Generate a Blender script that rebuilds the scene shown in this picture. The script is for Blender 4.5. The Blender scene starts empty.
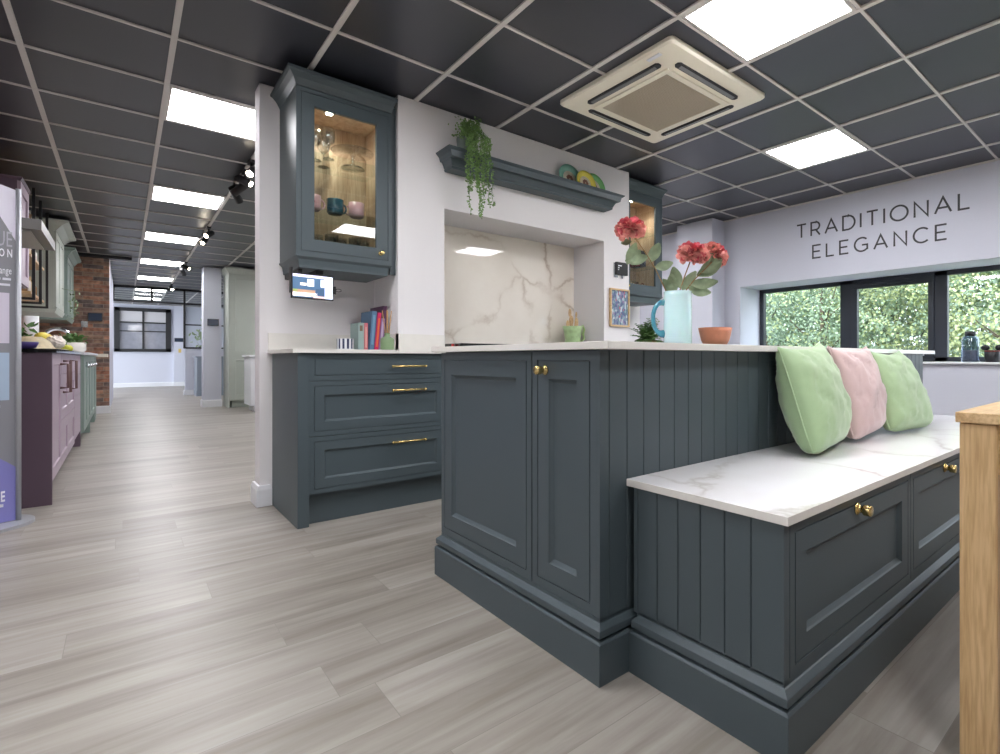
import bpy, bmesh, math, random
from mathutils import Vector, Matrix, Euler, noise
R = random.Random(7)
PI = math.pi
SC = bpy.context.scene
COL = SC.collection
# ------------------------------------------------------------------ materials
def lin(c):
    out = []
    for v in c[:3]:
        v = v/255.0
        out.append(v/12.92 if v <= .04045 else ((v+.055)/1.055)**2.4)
    return (*out, 1)
def newmat(name):
    m = bpy.data.materials.new(name); m.use_nodes = True
    nt = m.node_tree
    b = nt.nodes.get('Principled BSDF')
    return m, nt, b
def mat(name, c, rough=.5, metal=0, spec=.5, emit=None, es=0, bump=0, bscale=200, coat=0, sheen=0, var=0, vscale=3):
    m, nt, b = newmat(name)
    b.inputs['Base Color'].default_value = lin(c)
    b.inputs['Roughness'].default_value = rough
    b.inputs['Metallic'].default_value = metal
    b.inputs['Specular IOR Level'].default_value = spec
    if coat: b.inputs['Coat Weight'].default_value = coat
    if sheen: b.inputs['Sheen Weight'].default_value = sheen
    if emit:
        b.inputs['Emission Color'].default_value = lin(emit); b.inputs['Emission Strength'].default_value = es
    if var:
        tc = nt.nodes.new('ShaderNodeTexCoord'); n = nt.nodes.new('ShaderNodeTexNoise'); n.inputs['Scale'].default_value = vscale
        n.inputs['Detail'].default_value = 4
        nt.links.new(tc.outputs['Object'], n.inputs['Vector'])
        r = nt.nodes.new('ShaderNodeValToRGB'); l = lin(c)
        r.color_ramp.elements[0].position = .3; r.color_ramp.elements[1].position = .7
        r.color_ramp.elements[0].color = tuple(x*(1-var) for x in l[:3])+(1,)
        r.color_ramp.elements[1].color = tuple(min(1, x*(1+var)) for x in l[:3])+(1,)
        nt.links.new(n.outputs['Fac'], r.inputs['Fac']); nt.links.new(r.outputs['Color'], b.inputs['Base Color'])
    if bump:
        tc = nt.nodes.new('ShaderNodeTexCoord'); n = nt.nodes.new('ShaderNodeTexNoise')
        n.inputs['Scale'].default_value = bscale; n.inputs['Detail'].default_value = 3
        bp = nt.nodes.new('ShaderNodeBump'); bp.inputs['Strength'].default_value = bump; bp.inputs['Distance'].default_value = .002
        nt.links.new(tc.outputs['Object'], n.inputs['Vector'])
        nt.links.new(n.outputs['Fac'], bp.inputs['Height']); nt.links.new(bp.outputs['Normal'], b.inputs['Normal'])
    return m
def glassmat(name, tint=(245, 250, 250), k=.10, rough=.0):
    m, nt, b = newmat(name); nt.nodes.remove(b)
    o = nt.nodes['Material Output']
    t = nt.nodes.new('ShaderNodeBsdfTransparent'); t.inputs['Color'].default_value = lin(tint)
    g = nt.nodes.new('ShaderNodeBsdfGlossy'); g.inputs['Roughness'].default_value = rough
    lw = nt.nodes.new('ShaderNodeLayerWeight'); lw.inputs['Blend'].default_value = .5
    pw = nt.nodes.new('ShaderNodeMath'); pw.operation = 'POWER'; pw.inputs[1].default_value = 3.5
    f = nt.nodes.new('ShaderNodeMath'); f.operation = 'MULTIPLY_ADD'; f.inputs[1].default_value = k*3; f.inputs[2].default_value = k*.35; f.use_clamp = True
    nt.links.new(lw.outputs['Facing'], pw.inputs[0]); nt.links.new(pw.outputs[0], f.inputs[0])
    mx = nt.nodes.new('ShaderNodeMixShader')
    nt.links.new(f.outputs[0], mx.inputs[0]); nt.links.new(t.outputs[0], mx.inputs[1]); nt.links.new(g.outputs[0], mx.inputs[2])
    nt.links.new(mx.outputs[0], o.inputs['Surface'])
    return m
def N(nt, t, **k):
    n = nt.nodes.new(t)
    for a, v in k.items():
        if a in n.inputs: n.inputs[a].default_value = v
        else: setattr(n, a, v)
    return n
def mapping(nt, scale=(1, 1, 1), rot=(0, 0, 0), loc=(0, 0, 0), coord='Object'):
    tc = nt.nodes.new('ShaderNodeTexCoord'); mp = nt.nodes.new('ShaderNodeMapping')
    mp.inputs['Scale'].default_value = scale; mp.inputs['Rotation'].default_value = rot; mp.inputs['Location'].default_value = loc
    nt.links.new(tc.outputs[coord], mp.inputs['Vector']); return mp
def ramp(nt, *stops):
    r = nt.nodes.new('ShaderNodeValToRGB'); e = r.color_ramp.elements
    while len(e) < len(stops): e.new(.5)
    for i, (p, c) in enumerate(stops):
        e[i].position = p; e[i].color = lin(c) if max(c) > 1 else (*c[:3], 1)
    return r
def floor_mat():
    m, nt, b = newmat('grey_oak_vinyl_planks'); L = nt.links.new
    mp = mapping(nt)
    br = N(nt, 'ShaderNodeTexBrick', offset=0, offset_frequency=2, squash=1)
    s0 = N(nt, 'ShaderNodeSeparateXYZ'); L(mp.outputs[0], s0.inputs[0])
    dv = N(nt, 'ShaderNodeMath', operation='DIVIDE'); L(s0.outputs['Y'], dv.inputs[0]); dv.inputs[1].default_value = .18
    fl = N(nt, 'ShaderNodeMath', operation='FLOOR'); L(dv.outputs[0], fl.inputs[0])
    wn = N(nt, 'ShaderNodeTexWhiteNoise', noise_dimensions='1D'); L(fl.outputs[0], wn.inputs['W'])
    xo = N(nt, 'ShaderNodeMath', operation='MULTIPLY_ADD'); L(wn.outputs['Value'], xo.inputs[0]); xo.inputs[1].default_value = 1.22; L(s0.outputs['X'], xo.inputs[2])
    bv = N(nt, 'ShaderNodeCombineXYZ'); L(xo.outputs[0], bv.inputs['X']); L(s0.outputs['Y'], bv.inputs['Y'])
    br.inputs['Color1'].default_value = (0, 0, 0, 1); br.inputs['Color2'].default_value = (1, 1, 1, 1)
    br.inputs['Mortar'].default_value = (.5, .5, .5, 1); br.inputs['Mortar Size'].default_value = .0012; br.inputs['Scale'].default_value = 1
    br.inputs['Brick Width'].default_value = 1.22; br.inputs['Row Height'].default_value = .18; br.inputs['Mortar Smooth'].default_value = .3
    L(bv.outputs[0], br.inputs['Vector'])
    # grain coordinates shifted per plank
    sep = N(nt, 'ShaderNodeSeparateXYZ'); L(mp.outputs[0], sep.inputs[0])
    mul = N(nt, 'ShaderNodeMath', operation='MULTIPLY'); L(br.outputs['Color'], mul.inputs[0]); mul.inputs[1].default_value = 37
    ax = N(nt, 'ShaderNodeMath', operation='MULTIPLY'); L(sep.outputs['X'], ax.inputs[0]); ax.inputs[1].default_value = .8
    ay = N(nt, 'ShaderNodeMath', operation='MULTIPLY'); L(sep.outputs['Y'], ay.inputs[0]); ay.inputs[1].default_value = 9
    ax2 = N(nt, 'ShaderNodeMath', operation='ADD'); L(ax.outputs[0], ax2.inputs[0]); L(mul.outputs[0], ax2.inputs[1])
    cb = N(nt, 'ShaderNodeCombineXYZ'); L(ax2.outputs[0], cb.inputs['X']); L(ay.outputs[0], cb.inputs['Y']); L(mul.outputs[0], cb.inputs['Z'])
    n1 = N(nt, 'ShaderNodeTexNoise'); n1.inputs['Scale'].default_value = 1.1; n1.inputs['Detail'].default_value = 7; n1.inputs['Roughness'].default_value = .62; n1.inputs['Distortion'].default_value = .6
    L(cb.outputs[0], n1.inputs['Vector'])
    n2 = N(nt, 'ShaderNodeTexNoise'); n2.inputs['Scale'].default_value = 4; n2.inputs['Detail'].default_value = 3
    L(cb.outputs[0], n2.inputs['Vector'])
    r1 = ramp(nt, (.25, (128, 121, 112)), (.41, (150, 144, 136)), (.55, (166, 161, 154)), (.75, (180, 177, 171)))
    L(n1.outputs['Fac'], r1.inputs['Fac'])
    r2 = ramp(nt, (.3, (222, 217, 212)), (.65, (255, 255, 255)))
    L(n2.outputs['Fac'], r2.inputs['Fac'])
    mx = N(nt, 'ShaderNodeMix', data_type='RGBA', blend_type='MULTIPLY'); mx.inputs[0].default_value = .6
    L(r1.outputs[0], mx.inputs[6]); L(r2.outputs[0], mx.inputs[7])
    r3 = ramp(nt, (0, (214, 210, 206)), (1, (255, 255, 255))); L(br.outputs['Color'], r3.inputs['Fac'])
    mx2 = N(nt, 'ShaderNodeMix', data_type='RGBA', blend_type='MULTIPLY'); mx2.inputs[0].default_value = .75
    L(mx.outputs[2], mx2.inputs[6]); L(r3.outputs[0], mx2.inputs[7])
    mx3 = N(nt, 'ShaderNodeMix', data_type='RGBA'); L(br.outputs['Fac'], mx3.inputs[0])
    L(mx2.outputs[2], mx3.inputs[6]); mx3.inputs[7].default_value = lin((132, 126, 118))
    L(mx3.outputs[2], b.inputs['Base Color'])
    rr = N(nt, 'ShaderNodeMapRange'); rr.inputs[3].default_value = .30; rr.inputs[4].default_value = .46; L(n1.outputs['Fac'], rr.inputs[0])
    L(rr.outputs[0], b.inputs['Roughness']); b.inputs['Specular IOR Level'].default_value = .5
    bm_ = N(nt, 'ShaderNodeBump'); bm_.inputs['Strength'].default_value = .12; bm_.inputs['Distance'].default_value = .003
    L(n2.outputs['Fac'], bm_.inputs['Height']); L(bm_.outputs[0], b.inputs['Normal'])
    return m
def marble_mat(name, base, vein, scale=1.0, rough=.12, rot=(0.3, 0.5, .6), width=.012, mixk=1):
    m, nt, b = newmat(name); L = nt.links.new
    mp = mapping(nt, scale=(scale,)*3, rot=rot)
    w = N(nt, 'ShaderNodeTexNoise'); w.inputs['Scale'].default_value = 1.3; w.inputs['Detail'].default_value = 6; w.inputs['Roughness'].default_value = .6
    L(mp.outputs[0], w.inputs['Vector'])
    mxv = N(nt, 'ShaderNodeMix', data_type='RGBA'); mxv.inputs[0].default_value = .35
    L(mp.outputs[0], mxv.inputs[6]); L(w.outputs['Color'], mxv.inputs[7])
    v = N(nt, 'ShaderNodeTexVoronoi', feature='DISTANCE_TO_EDGE'); v.inputs['Scale'].default_value = 2.2; L(mxv.outputs[2], v.inputs['Vector'])
    r1 = ramp(nt, (0, (1, 1, 1)), (width, (.75, .75, .75)), (width*4, (.12, .12, .12)), (width*9, (0, 0, 0))); L(v.outputs['Distance'], r1.inputs['Fac'])
    n3 = N(nt, 'ShaderNodeTexNoise'); n3.inputs['Scale'].default_value = 1.7; n3.inputs['Detail'].default_value = 3; L(mp.outputs[0], n3.inputs['Vector'])
    r3 = ramp(nt, (.42, (0, 0, 0)), (.62, (1, 1, 1))); L(n3.outputs['Fac'], r3.inputs['Fac'])
    mu = N(nt, 'ShaderNodeMath', operation='MULTIPLY'); L(r1.outputs[0], mu.inputs[0]); L(r3.outputs[0], mu.inputs[1]); r3.color_ramp.elements[1].color = (mixk, mixk, mixk, 1)
    mc = N(nt, 'ShaderNodeMix', data_type='RGBA'); L(mu.outputs[0], mc.inputs[0]); mc.inputs[6].default_value = lin(base); mc.inputs[7].default_value = lin(vein)
    n4 = N(nt, 'ShaderNodeTexNoise'); n4.inputs['Scale'].default_value = 2.5; n4.inputs['Detail'].default_value = 5; L(mp.outputs[0], n4.inputs['Vector'])
    r4 = ramp(nt, (.35, (246, 244, 242)), (.6, (255, 255, 255))); L(n4.outputs['Fac'], r4.inputs['Fac'])
    mm = N(nt, 'ShaderNodeMix', data_type='RGBA', blend_type='MULTIPLY'); mm.inputs[0].default_value = .8; L(mc.outputs[2], mm.inputs[6]); L(r4.outputs[0], mm.inputs[7])
    L(mm.outputs[2], b.inputs['Base Color']); b.inputs['Roughness'].default_value = rough
    return m
def wood_mat(name, c1, c2, axis='Z', scale=1, rough=.45):
    m, nt, b = newmat(name); L = nt.links.new
    s = {'X': (1.6, 22, 22), 'Y': (22, 1.6, 22), 'Z': (22, 22, 1.6)}[axis]
    mp = mapping(nt, scale=tuple(k*scale for k in s))
    n1 = N(nt, 'ShaderNodeTexNoise'); n1.inputs['Scale'].default_value = 1; n1.inputs['Detail'].default_value = 6; n1.inputs['Distortion'].default_value = .8; L(mp.outputs[0], n1.inputs['Vector'])
    n2 = N(nt, 'ShaderNodeTexNoise'); n2.inputs['Scale'].default_value = 7; n2.inputs['Detail'].default_value = 3; L(mp.outputs[0], n2.inputs['Vector'])
    r1 = ramp(nt, (.33, c1), (.62, c2)); L(n1.outputs['Fac'], r1.inputs['Fac'])
    r2 = ramp(nt, (.35, (225, 215, 205)), (.6, (255, 255, 255))); L(n2.outputs['Fac'], r2.inputs['Fac'])
    mx = N(nt, 'ShaderNodeMix', data_type='RGBA', blend_type='MULTIPLY'); mx.inputs[0].default_value = .8; L(r1.outputs[0], mx.inputs[6]); L(r2.outputs[0], mx.inputs[7])
    L(mx.outputs[2], b.inputs['Base Color']); b.inputs['Roughness'].default_value = rough
    return m
def brick_mat(name, plane):
    m, nt, b = newmat(name); L = nt.links.new
    rot = (PI/2, 0, 0) if plane == 'XZ' else (0, 0, 0)
    tc = N(nt, 'ShaderNodeTexCoord'); sp = N(nt, 'ShaderNodeSeparateXYZ'); L(tc.outputs['Object'], sp.inputs[0])
    cb = N(nt, 'ShaderNodeCombineXYZ'); L(sp.outputs['X' if plane == 'XZ' else 'Y'], cb.inputs['X']); L(sp.outputs['Z'], cb.inputs['Y'])
    br = N(nt, 'ShaderNodeTexBrick'); L(cb.outputs[0], br.inputs['Vector'])
    br.inputs['Color1'].default_value = (0, 0, 0, 1); br.inputs['Color2'].default_value = (1, 1, 1, 1); br.inputs['Mortar'].default_value = (.5, .5, .5, 1)
    br.inputs['Scale'].default_value = 1; br.inputs['Brick Width'].default_value = .24; br.inputs['Row Height'].default_value = .062; br.inputs['Mortar Size'].default_value = .004; br.inputs['Mortar Smooth'].default_value = .4
    r1 = ramp(nt, (0, (136, 120, 116)), (.2, (196, 142, 118)), (.4, (160, 130, 118)), (.6, (214, 164, 136)), (.8, (184, 152, 132)), (1, (208, 188, 160))); L(br.outputs['Color'], r1.inputs['Fac'])
    r1.color_ramp.interpolation = 'CONSTANT'
    n = N(nt, 'ShaderNodeTexNoise'); n.inputs['Scale'].default_value = 14; n.inputs['Detail'].default_value = 4; L(cb.outputs[0], n.inputs['Vector'])
    r2 = ramp(nt, (.3, (170, 165, 165)), (.7, (255, 255, 255))); L(n.outputs['Fac'], r2.inputs['Fac'])
    mx = N(nt, 'ShaderNodeMix', data_type='RGBA', blend_type='MULTIPLY'); mx.inputs[0].default_value = 1; L(r1.outputs[0], mx.inputs[6]); L(r2.outputs[0], mx.inputs[7])
    m2 = N(nt, 'ShaderNodeMix', data_type='RGBA'); L(br.outputs['Fac'], m2.inputs[0]); L(mx.outputs[2], m2.inputs[6]); m2.inputs[7].default_value = lin((160, 147, 134))
    L(m2.outputs[2], b.inputs['Base Color']); b.inputs['Roughness'].default_value = .9
    bp = N(nt, 'ShaderNodeBump', invert=True); bp.inputs['Strength'].default_value = .6; bp.inputs['Distance'].default_value = .01; L(br.outputs['Fac'], bp.inputs['Height']); L(bp.outputs[0], b.inputs['Normal'])
    return m
M = {}
M['floor'] = floor_mat()
M['paint'] = mat('slate_blue_cabinet_paint', (74, 85, 90), .42, spec=.45)
M['paint_dark'] = M['paint']
M['wall'] = mat('soft_white_wall_paint', (230, 227, 228), .85, bump=.03)
M['wall_cool'] = mat('pale_grey_blue_wall_paint', (204, 206, 218), .85)
M['white'] = mat('white_gloss_woodwork', (225, 226, 230), .35)
M['tile'] = mat('black_satin_ceiling_tile', (48, 50, 59), .36, spec=.8)
M['grid'] = mat('grey_white_ceiling_grid', (212, 208, 204), .5)
M['lamp'] = mat('lit_led_diffuser', (255, 255, 255), .5, emit=(252, 251, 254), es=13.5)
M['counter'] = mat('cream_quartz_worktop', (228, 225, 219), .25, var=.02, vscale=20)
M['marble'] = marble_mat('white_marble_bench_top', (238, 238, 240), (176, 168, 158), scale=1.15, rough=.12, width=.006, mixk=.6)
M['marble2'] = marble_mat('cream_marble_splashback', (250, 243, 232), (176, 152, 124), scale=1.0, rough=.02, rot=(.2, .9, .3), width=.007, mixk=.7)
M['brass'] = mat('brushed_brass', (228, 202, 138), .25, metal=1)
M['black'] = mat('matt_black_metal', (28, 28, 31), .45)
M['blackgloss'] = mat('black_glass', (12, 12, 14), .06)
M['frame'] = mat('anthracite_window_frame', (44, 49, 58), .4)
M['glass'] = glassmat('clear_glazing', k=.12)
M['glassware'] = glassmat('clear_glassware', (250, 252, 252), k=.4)
M['oak'] = wood_mat('pale_oak', (196, 160, 112), (218, 186, 138), 'Z')
M['oak_top'] = wood_mat('pale_oak_top', (208, 174, 128), (226, 196, 150), 'X')
M['oak_in'] = wood_mat('cabinet_interior_oak', (172, 142, 114), (202, 174, 146), 'Z')
M['brickx'] = brick_mat('mixed_red_brick', 'XZ'); M['bricky'] = brick_mat('mixed_red_brick_side', 'YZ')
M['green_cush'] = mat('pale_green_velvet', (163, 190, 146), .8, sheen=.4, bump=.15, bscale=300, var=.06, vscale=9)
M['pink_cush'] = mat('dusty_pink_velvet', (208, 180, 178), .8, sheen=.4, bump=.15, bscale=300, var=.04, vscale=9)
M['cream'] = mat('cream_plastic_casing', (238, 232, 214), .45)
M['grille'] = mat('beige_grille_mesh', (188, 178, 160), .7)
M['leaf'] = mat('trailing_leaf_green', (118, 150, 86), .6, var=.35, vscale=30)
M['leafd'] = mat('deep_fern_green', (84, 122, 62), .6, var=.3, vscale=30)
M['leafs'] = mat('silk_leaf_grey_green', (134, 152, 120), .55, var=.25, vscale=25)
M['stem'] = mat('brown_green_stem', (140, 112, 72), .7)
M['petal'] = mat('coral_pink_petals', (244, 160, 150), .7, var=.35, vscale=22)
M['petald'] = mat('crimson_petals', (208, 96, 108), .7, var=.2, vscale=30)
M['terra'] = mat('terracotta_glaze', (202, 128, 98), .45, var=.08, vscale=20)
M['steel'] = mat('brushed_stainless', (180, 180, 182), .25, metal=1)
M['chrome'] = mat('polished_chrome', (215, 218, 222), .08, metal=1)
M['purple'] = mat('mauve_cabinet_paint', (164, 146, 160), .4)
M['purple_dk'] = mat('plum_end_panel_paint', (96, 78, 92), .45)
M['sage'] = mat('sage_green_cabinet_paint', (132, 148, 140), .45)
M['sage_lt'] = mat('light_sage_cabinet_paint', (176, 182, 172), .45)
M['greycab'] = mat('blue_grey_cabinet_paint', (128, 138, 150), .45)
# jug: pale milky aqua glass
def soft_glass(name, c, tr=.35, rough=.12):
    m, nt, b = newmat(name); b.inputs['Base Color'].default_value = lin(c); b.inputs['Roughness'].default_value = rough
    b.inputs['Transmission Weight'].default_value = tr; b.inputs['Subsurface Weight'].default_value = .2
    b.inputs['Coat Weight'].default_value = .4; return m
M['jug'] = soft_glass('milky_aqua_glass', (206, 234, 238), .06)
M['jugh'] = soft_glass('turquoise_glass', (92, 178, 200), .45)
M['teal_glass'] = soft_glass('pale_teal_glass', (170, 205, 198), .6)
# ------------------------------------------------------------------ mesh builder
class MB:
    def __init__(s): s.v = []; s.f = []; s.m = []; s.s = []
    def add(s, vs, fs, mi=0, smooth=False):
        o = len(s.v); s.v += [Vector(v) for v in vs]
        for f in fs: s.f.append([i+o for i in f]); s.m.append(mi); s.s.append(smooth)
        return s
    def box(s, x0, x1, y0, y1, z0, z1, mi=0):
        return s.add([(x0,y0,z0),(x1,y0,z0),(x1,y1,z0),(x0,y1,z0),(x0,y0,z1),(x1,y0,z1),(x1,y1,z1),(x0,y1,z1)],
                     [(0,3,2,1),(4,5,6,7),(0,1,5,4),(1,2,6,5),(2,3,7,6),(3,0,4,7)], mi)
    def lathe(s, prof, c=(0,0,0), seg=24, mi=0, M4=None, closed=True, smooth=True):
        vs = []; fs = []; n = len(prof); c = Vector(c)
        for k in range(seg):
            a = 2*PI*k/seg
            for r, z in prof:
                p = Vector((r*math.cos(a), r*math.sin(a), z))
                if M4: p = M4 @ p
                vs.append(p+c)
        for k in range(seg):
            for i in range(n-1):
                a = k*n+i; b = ((k+1)%seg)*n+i
                fs.append((a, b, b+1, a+1))
        s.add(vs, fs, mi, smooth)
        if closed:
            for idx in (0, n-1):
                if prof[idx][0] > 1e-5:
                    s.add([vs[k*n+idx] for k in range(seg)], [tuple(range(seg))], mi)
        return s
    def tube(s, pts, r, seg=8, mi=0, taper=None, smooth=True):
        pts = [Vector(p) for p in pts]; vs = []; fs = []; up = None
        for i, p in enumerate(pts):
            t = (pts[min(i+1, len(pts)-1)]-pts[max(i-1, 0)]).normalized()
            if up is None: up = t.orthogonal().normalized()
            a = (up - t*up.dot(t)); a = a.normalized() if a.length > 1e-6 else t.orthogonal().normalized(); up = a
            b = t.cross(a); rr = r*(taper[i] if taper else 1)
            for k in range(seg):
                an = 2*PI*k/seg; vs.append(p+(a*math.cos(an)+b*math.sin(an))*rr)
        for i in range(len(pts)-1):
            for k in range(seg):
                k2 = (k+1) % seg; fs.append((i*seg+k, i*seg+k2, (i+1)*seg+k2, (i+1)*seg+k))
        fs.append(tuple(range(seg))[::-1]); fs.append(tuple((len(pts)-1)*seg+k for k in range(seg)))
        return s.add(vs, fs, mi, smooth)
    def rings(s, rings, cap0=True, cap1=True, mi=0, smooth=False):
        n = len(rings[0]); vs = [p for r in rings for p in r]; fs = []
        for i in range(len(rings)-1):
            for k in range(n):
                k2 = (k+1) % n; fs.append((i*n+k, i*n+k2, (i+1)*n+k2, (i+1)*n+k))
        if cap0: fs.append(tuple(range(n))[::-1])
        if cap1: fs.append(tuple((len(rings)-1)*n+k for k in range(n)))
        return s.add(vs, fs, mi, smooth)
    def rect_stack(s, x0, x1, y0, y1, prof, mi=0):   # prof: (inset, z)
        return s.rings([[(x0+o, y0+o, z), (x1-o, y0+o, z), (x1-o, y1-o, z), (x0+o, y1-o, z)] for o, z in prof], mi=mi)
    def panel(s, O, U, V, Nn, w, h, prof, mi=0, back=-.02):  # prof: (inset, depth) nested rectangles
        O, U, V, Nn = map(Vector, (O, U, V, Nn)); rs = [[O+Nn*back, O+U*w+Nn*back, O+U*w+V*h+Nn*back, O+V*h+Nn*back]]
        for o, d in prof:
            rs.append([O+U*o+V*o+Nn*d, O+U*(w-o)+V*o+Nn*d, O+U*(w-o)+V*(h-o)+Nn*d, O+U*o+V*(h-o)+Nn*d])
        return s.rings(rs, mi=mi)
    def vgroove(s, O, U, V, Nn, w, h, pitch, first=None, t=.012, gw=.0045, gd=.004, mi=0):
        O, U, V, Nn = map(Vector, (O, U, V, Nn)); pr = [(0, -t), (0, 0)]
        x = pitch if first is None else first
        while x < w-.005:
            pr += [(x-gw/2, 0), (x, -gd), (x+gw/2, 0)]; x += pitch
        pr += [(w, 0), (w, -t)]
        return s.rings([[O+U*u+Nn*d for u, d in pr], [O+U*u+Nn*d+V*h for u, d in pr]], mi=mi)
    def ellipsoid(s, c, r, seg=16, ring=10, mi=0, fn=None):
        vs = []; fs = []; c = Vector(c)
        for i in range(ring+1):
            th = PI*i/ring
            for k in range(seg):
                a = 2*PI*k/seg; d = Vector((math.sin(th)*math.cos(a), math.sin(th)*math.sin(a), math.cos(th)))
                q = fn(d) if fn else 1
                vs.append(c+Vector((d.x*r[0]*q, d.y*r[1]*q, d.z*r[2]*q)))
        for i in range(ring):
            for k in range(seg):
                k2 = (k+1) % seg; fs.append((i*seg+k, (i+1)*seg+k, (i+1)*seg+k2, i*seg+k2))
        return s.add(vs, fs, mi, True)
    def quad(s, a, b, c, d, mi=0): return s.add([a, b, c, d], [(0, 1, 2, 3)], mi)
WMX = {}
def wm(o): return WMX.get(o.name, Matrix.Identity(4))
def setloc(o, loc, rz=0):
    o.location = loc; o.rotation_euler = (0, 0, rz)
    WMX[o.name] = (wm(o.parent) if o.parent else Matrix.Identity(4)) @ Matrix.Translation(Vector(loc)) @ Matrix.Rotation(rz, 4, 'Z')
def tag(o, label=None, cat=None, group=None, kind=None):
    if label: o['label'] = label
    if cat: o['category'] = cat
    if group: o['group'] = group
    if kind: o['kind'] = kind
    return o
def build(name, mb, m, parent=None, label=None, cat=None, group=None, kind=None, bevel=0, recalc=True, origin=None):
    me = bpy.data.meshes.new(name)
    o = bpy.data.objects.new(name, me); COL.objects.link(o)
    if parent is not None:
        o.parent = parent; base = wm(parent); inv = base.inverted()
        vs = [inv @ v for v in mb.v]; WMX[o.name] = base
    else:
        if origin is None:
            mn = [min(v[i] for v in mb.v) for i in range(3)]; mxx = [max(v[i] for v in mb.v) for i in range(3)]
            origin = Vector(((mn[0]+mxx[0])/2, (mn[1]+mxx[1])/2, mn[2])) if kind != 'structure' else Vector((0, 0, 0))
        origin = Vector(origin); o.location = origin; WMX[o.name] = Matrix.Translation(origin)
        vs = [v-origin for v in mb.v]
    me.from_pydata([tuple(v) for v in vs], [], mb.f)
    for mm in (m if isinstance(m, (list, tuple)) else [m]): me.materials.append(mm)
    for p, mi, sm in zip(me.polygons, mb.m, mb.s): p.material_index = mi; p.use_smooth = sm
    if recalc:
        bm = bmesh.new(); bm.from_mesh(me); bmesh.ops.recalc_face_normals(bm, faces=bm.faces); bm.to_mesh(me); bm.free()
    me.update()
    if bevel:
        md = o.modifiers.new('soft_edges', 'BEVEL'); md.width = bevel; md.segments = 2; md.limit_method = 'ANGLE'; md.angle_limit = math.radians(40)
    tag(o, label, cat, group, kind)
    return o
def thing(name, label, cat, loc=(0, 0, 0), rz=0, group=None):
    o = bpy.data.objects.new(name, None); COL.objects.link(o); o.empty_display_size = .05
    setloc(o, loc, rz); tag(o, label, cat, group); return o
def dup(root, loc, rz=0, label=None, scale=None):
    r = root.copy(); COL.objects.link(r); r.location = loc; r.rotation_euler = (0, 0, rz)
    if scale: r.scale = scale
    if label: r['label'] = label
    for ch in list(root.children):
        c = ch.copy(); COL.objects.link(c); c.parent = r
        for g in list(ch.children):
            d = g.copy(); COL.objects.link(d); d.parent = c
    return r
def struct(name, mb, m, parent=None, **k): return build(name, mb, m, parent, kind='structure' if parent is None else None, **k)
X_, Y_, Z_ = Vector((1, 0, 0)), Vector((0, 1, 0)), Vector((0, 0, 1))
H = 2.516
XR = 5.43
XO = .195; YO = 2.784   # ceiling grid origin
# ------------------------------------------------------------------ setting
struct('floor', MB().box(-3.2, 6.3, -4.2, 21.3, -.06, 0), M['floor'])
struct('ceiling', MB().box(-3.2, 6.3, -4.2, 21.3, H+.006, H+.12), M['tile'])
g = MB()
for i in range(-6, 10):
    x = XO+.6*i
    if x < 5.42: g.box(x-.013, x+.013, -4.1, 21, H-.004, H+.006)
for j in range(-12, 31):
    y = YO+.6*j; g.box(-3.1, 5.42, y-.008, y+.008, H-.003, H+.006)
g.box(5.40, 5.43, -4.1, 21, H-.004, H+.006)
struct('trim_1', g, M['grid'])
# right wall with window opening
w = MB()
w.box(XR, 6.0, -4.2, 21.3, 1.714, H+.006); w.box(XR, 6.0, -4.2, 21.3, 0, .828)
w.box(XR, 6.0, 3.39, 21.3, .828, 1.714); w.box(XR, 6.0, -4.2, -.9, .828, 1.714)
w.box(XR, XR-.25, 3.60, 4.12, 0, H+.006)
struct('wall_right', w, M['wall_cool'])
struct('trim_2', MB().box(XR-.03, 5.84, -.9, 3.39, .828, .846), M['white'], bevel=.004)
struct('wall_left', MB().box(-1.1, -.95, 4.45, 11.3, 0, H), M['bricky'])
struct('wall_near_left', MB().box(-3.2, -3.05, -4.2, 4.45, 0, H).box(-3.2, -.95, 4.38, 4.45, 0, H), M['wall'])
struct('wall_near', MB().box(-3.2, 6.2, -4.3, -4.15, 0, H), M['wall'])
struct('wall_brick', MB().box(-1.1, -.17, 11.3, 11.42, 0, H), M['brickx'])
struct('wall_corridor', MB().box(-1.1, -.17, 11.42, 15.6, 0, H), M['wall_cool'])
struct('wall_far', MB().box(-3.2, 6.2, 20.9, 21.05, 0, H).box(1.19, 1.45, 20.78, 20.9, 0, H), M['wall_cool'])
struct('baseboard_brick', MB().rect_stack(-.95, -.155, 11.28, 11.44, [(0, 0), (0, .10), (.008, .12)]), M['white'])
struct('baseboard_far', MB().rect_stack(-1.1, 5.4, 20.87, 20.95, [(0, 0), (0, .11), (.01, .13)]).rect_stack(1.17, 1.47, 20.75, 20.9, [(0, 0), (0, .11), (.01, .13)]), M['white'])
# display wall behind the drawers with the projecting chimney breast
w = MB(); w.box(.607, 3.93, 3.6, 3.74, 0, H)
struct('wall_display', w, M['wall'])
c = MB(); NX0, NX1, NZ = 1.591, 3.043, 1.868
c.box(1.28, NX0, 3.195, 3.6, 0, H).box(NX1, 3.348, 3.195, 3.6, 0, H).box(NX0, NX1, 3.195, 3.6, NZ, H)
struct('wall_chimney', c, M['wall'])
struct('baseboard_display', MB().rect_stack(.587, .67, 3.575, 3.765, [(0, 0), (0, .10), (.008, .125)]), M['white'], bevel=.003)
build('marble_splashback', MB().box(NX0+.001, NX1-.001, 3.585, 3.599, .93, NZ-.001), M['marble2'], label='cream marble splashback slab lining the back of the hob recess', cat='splashback')
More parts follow.
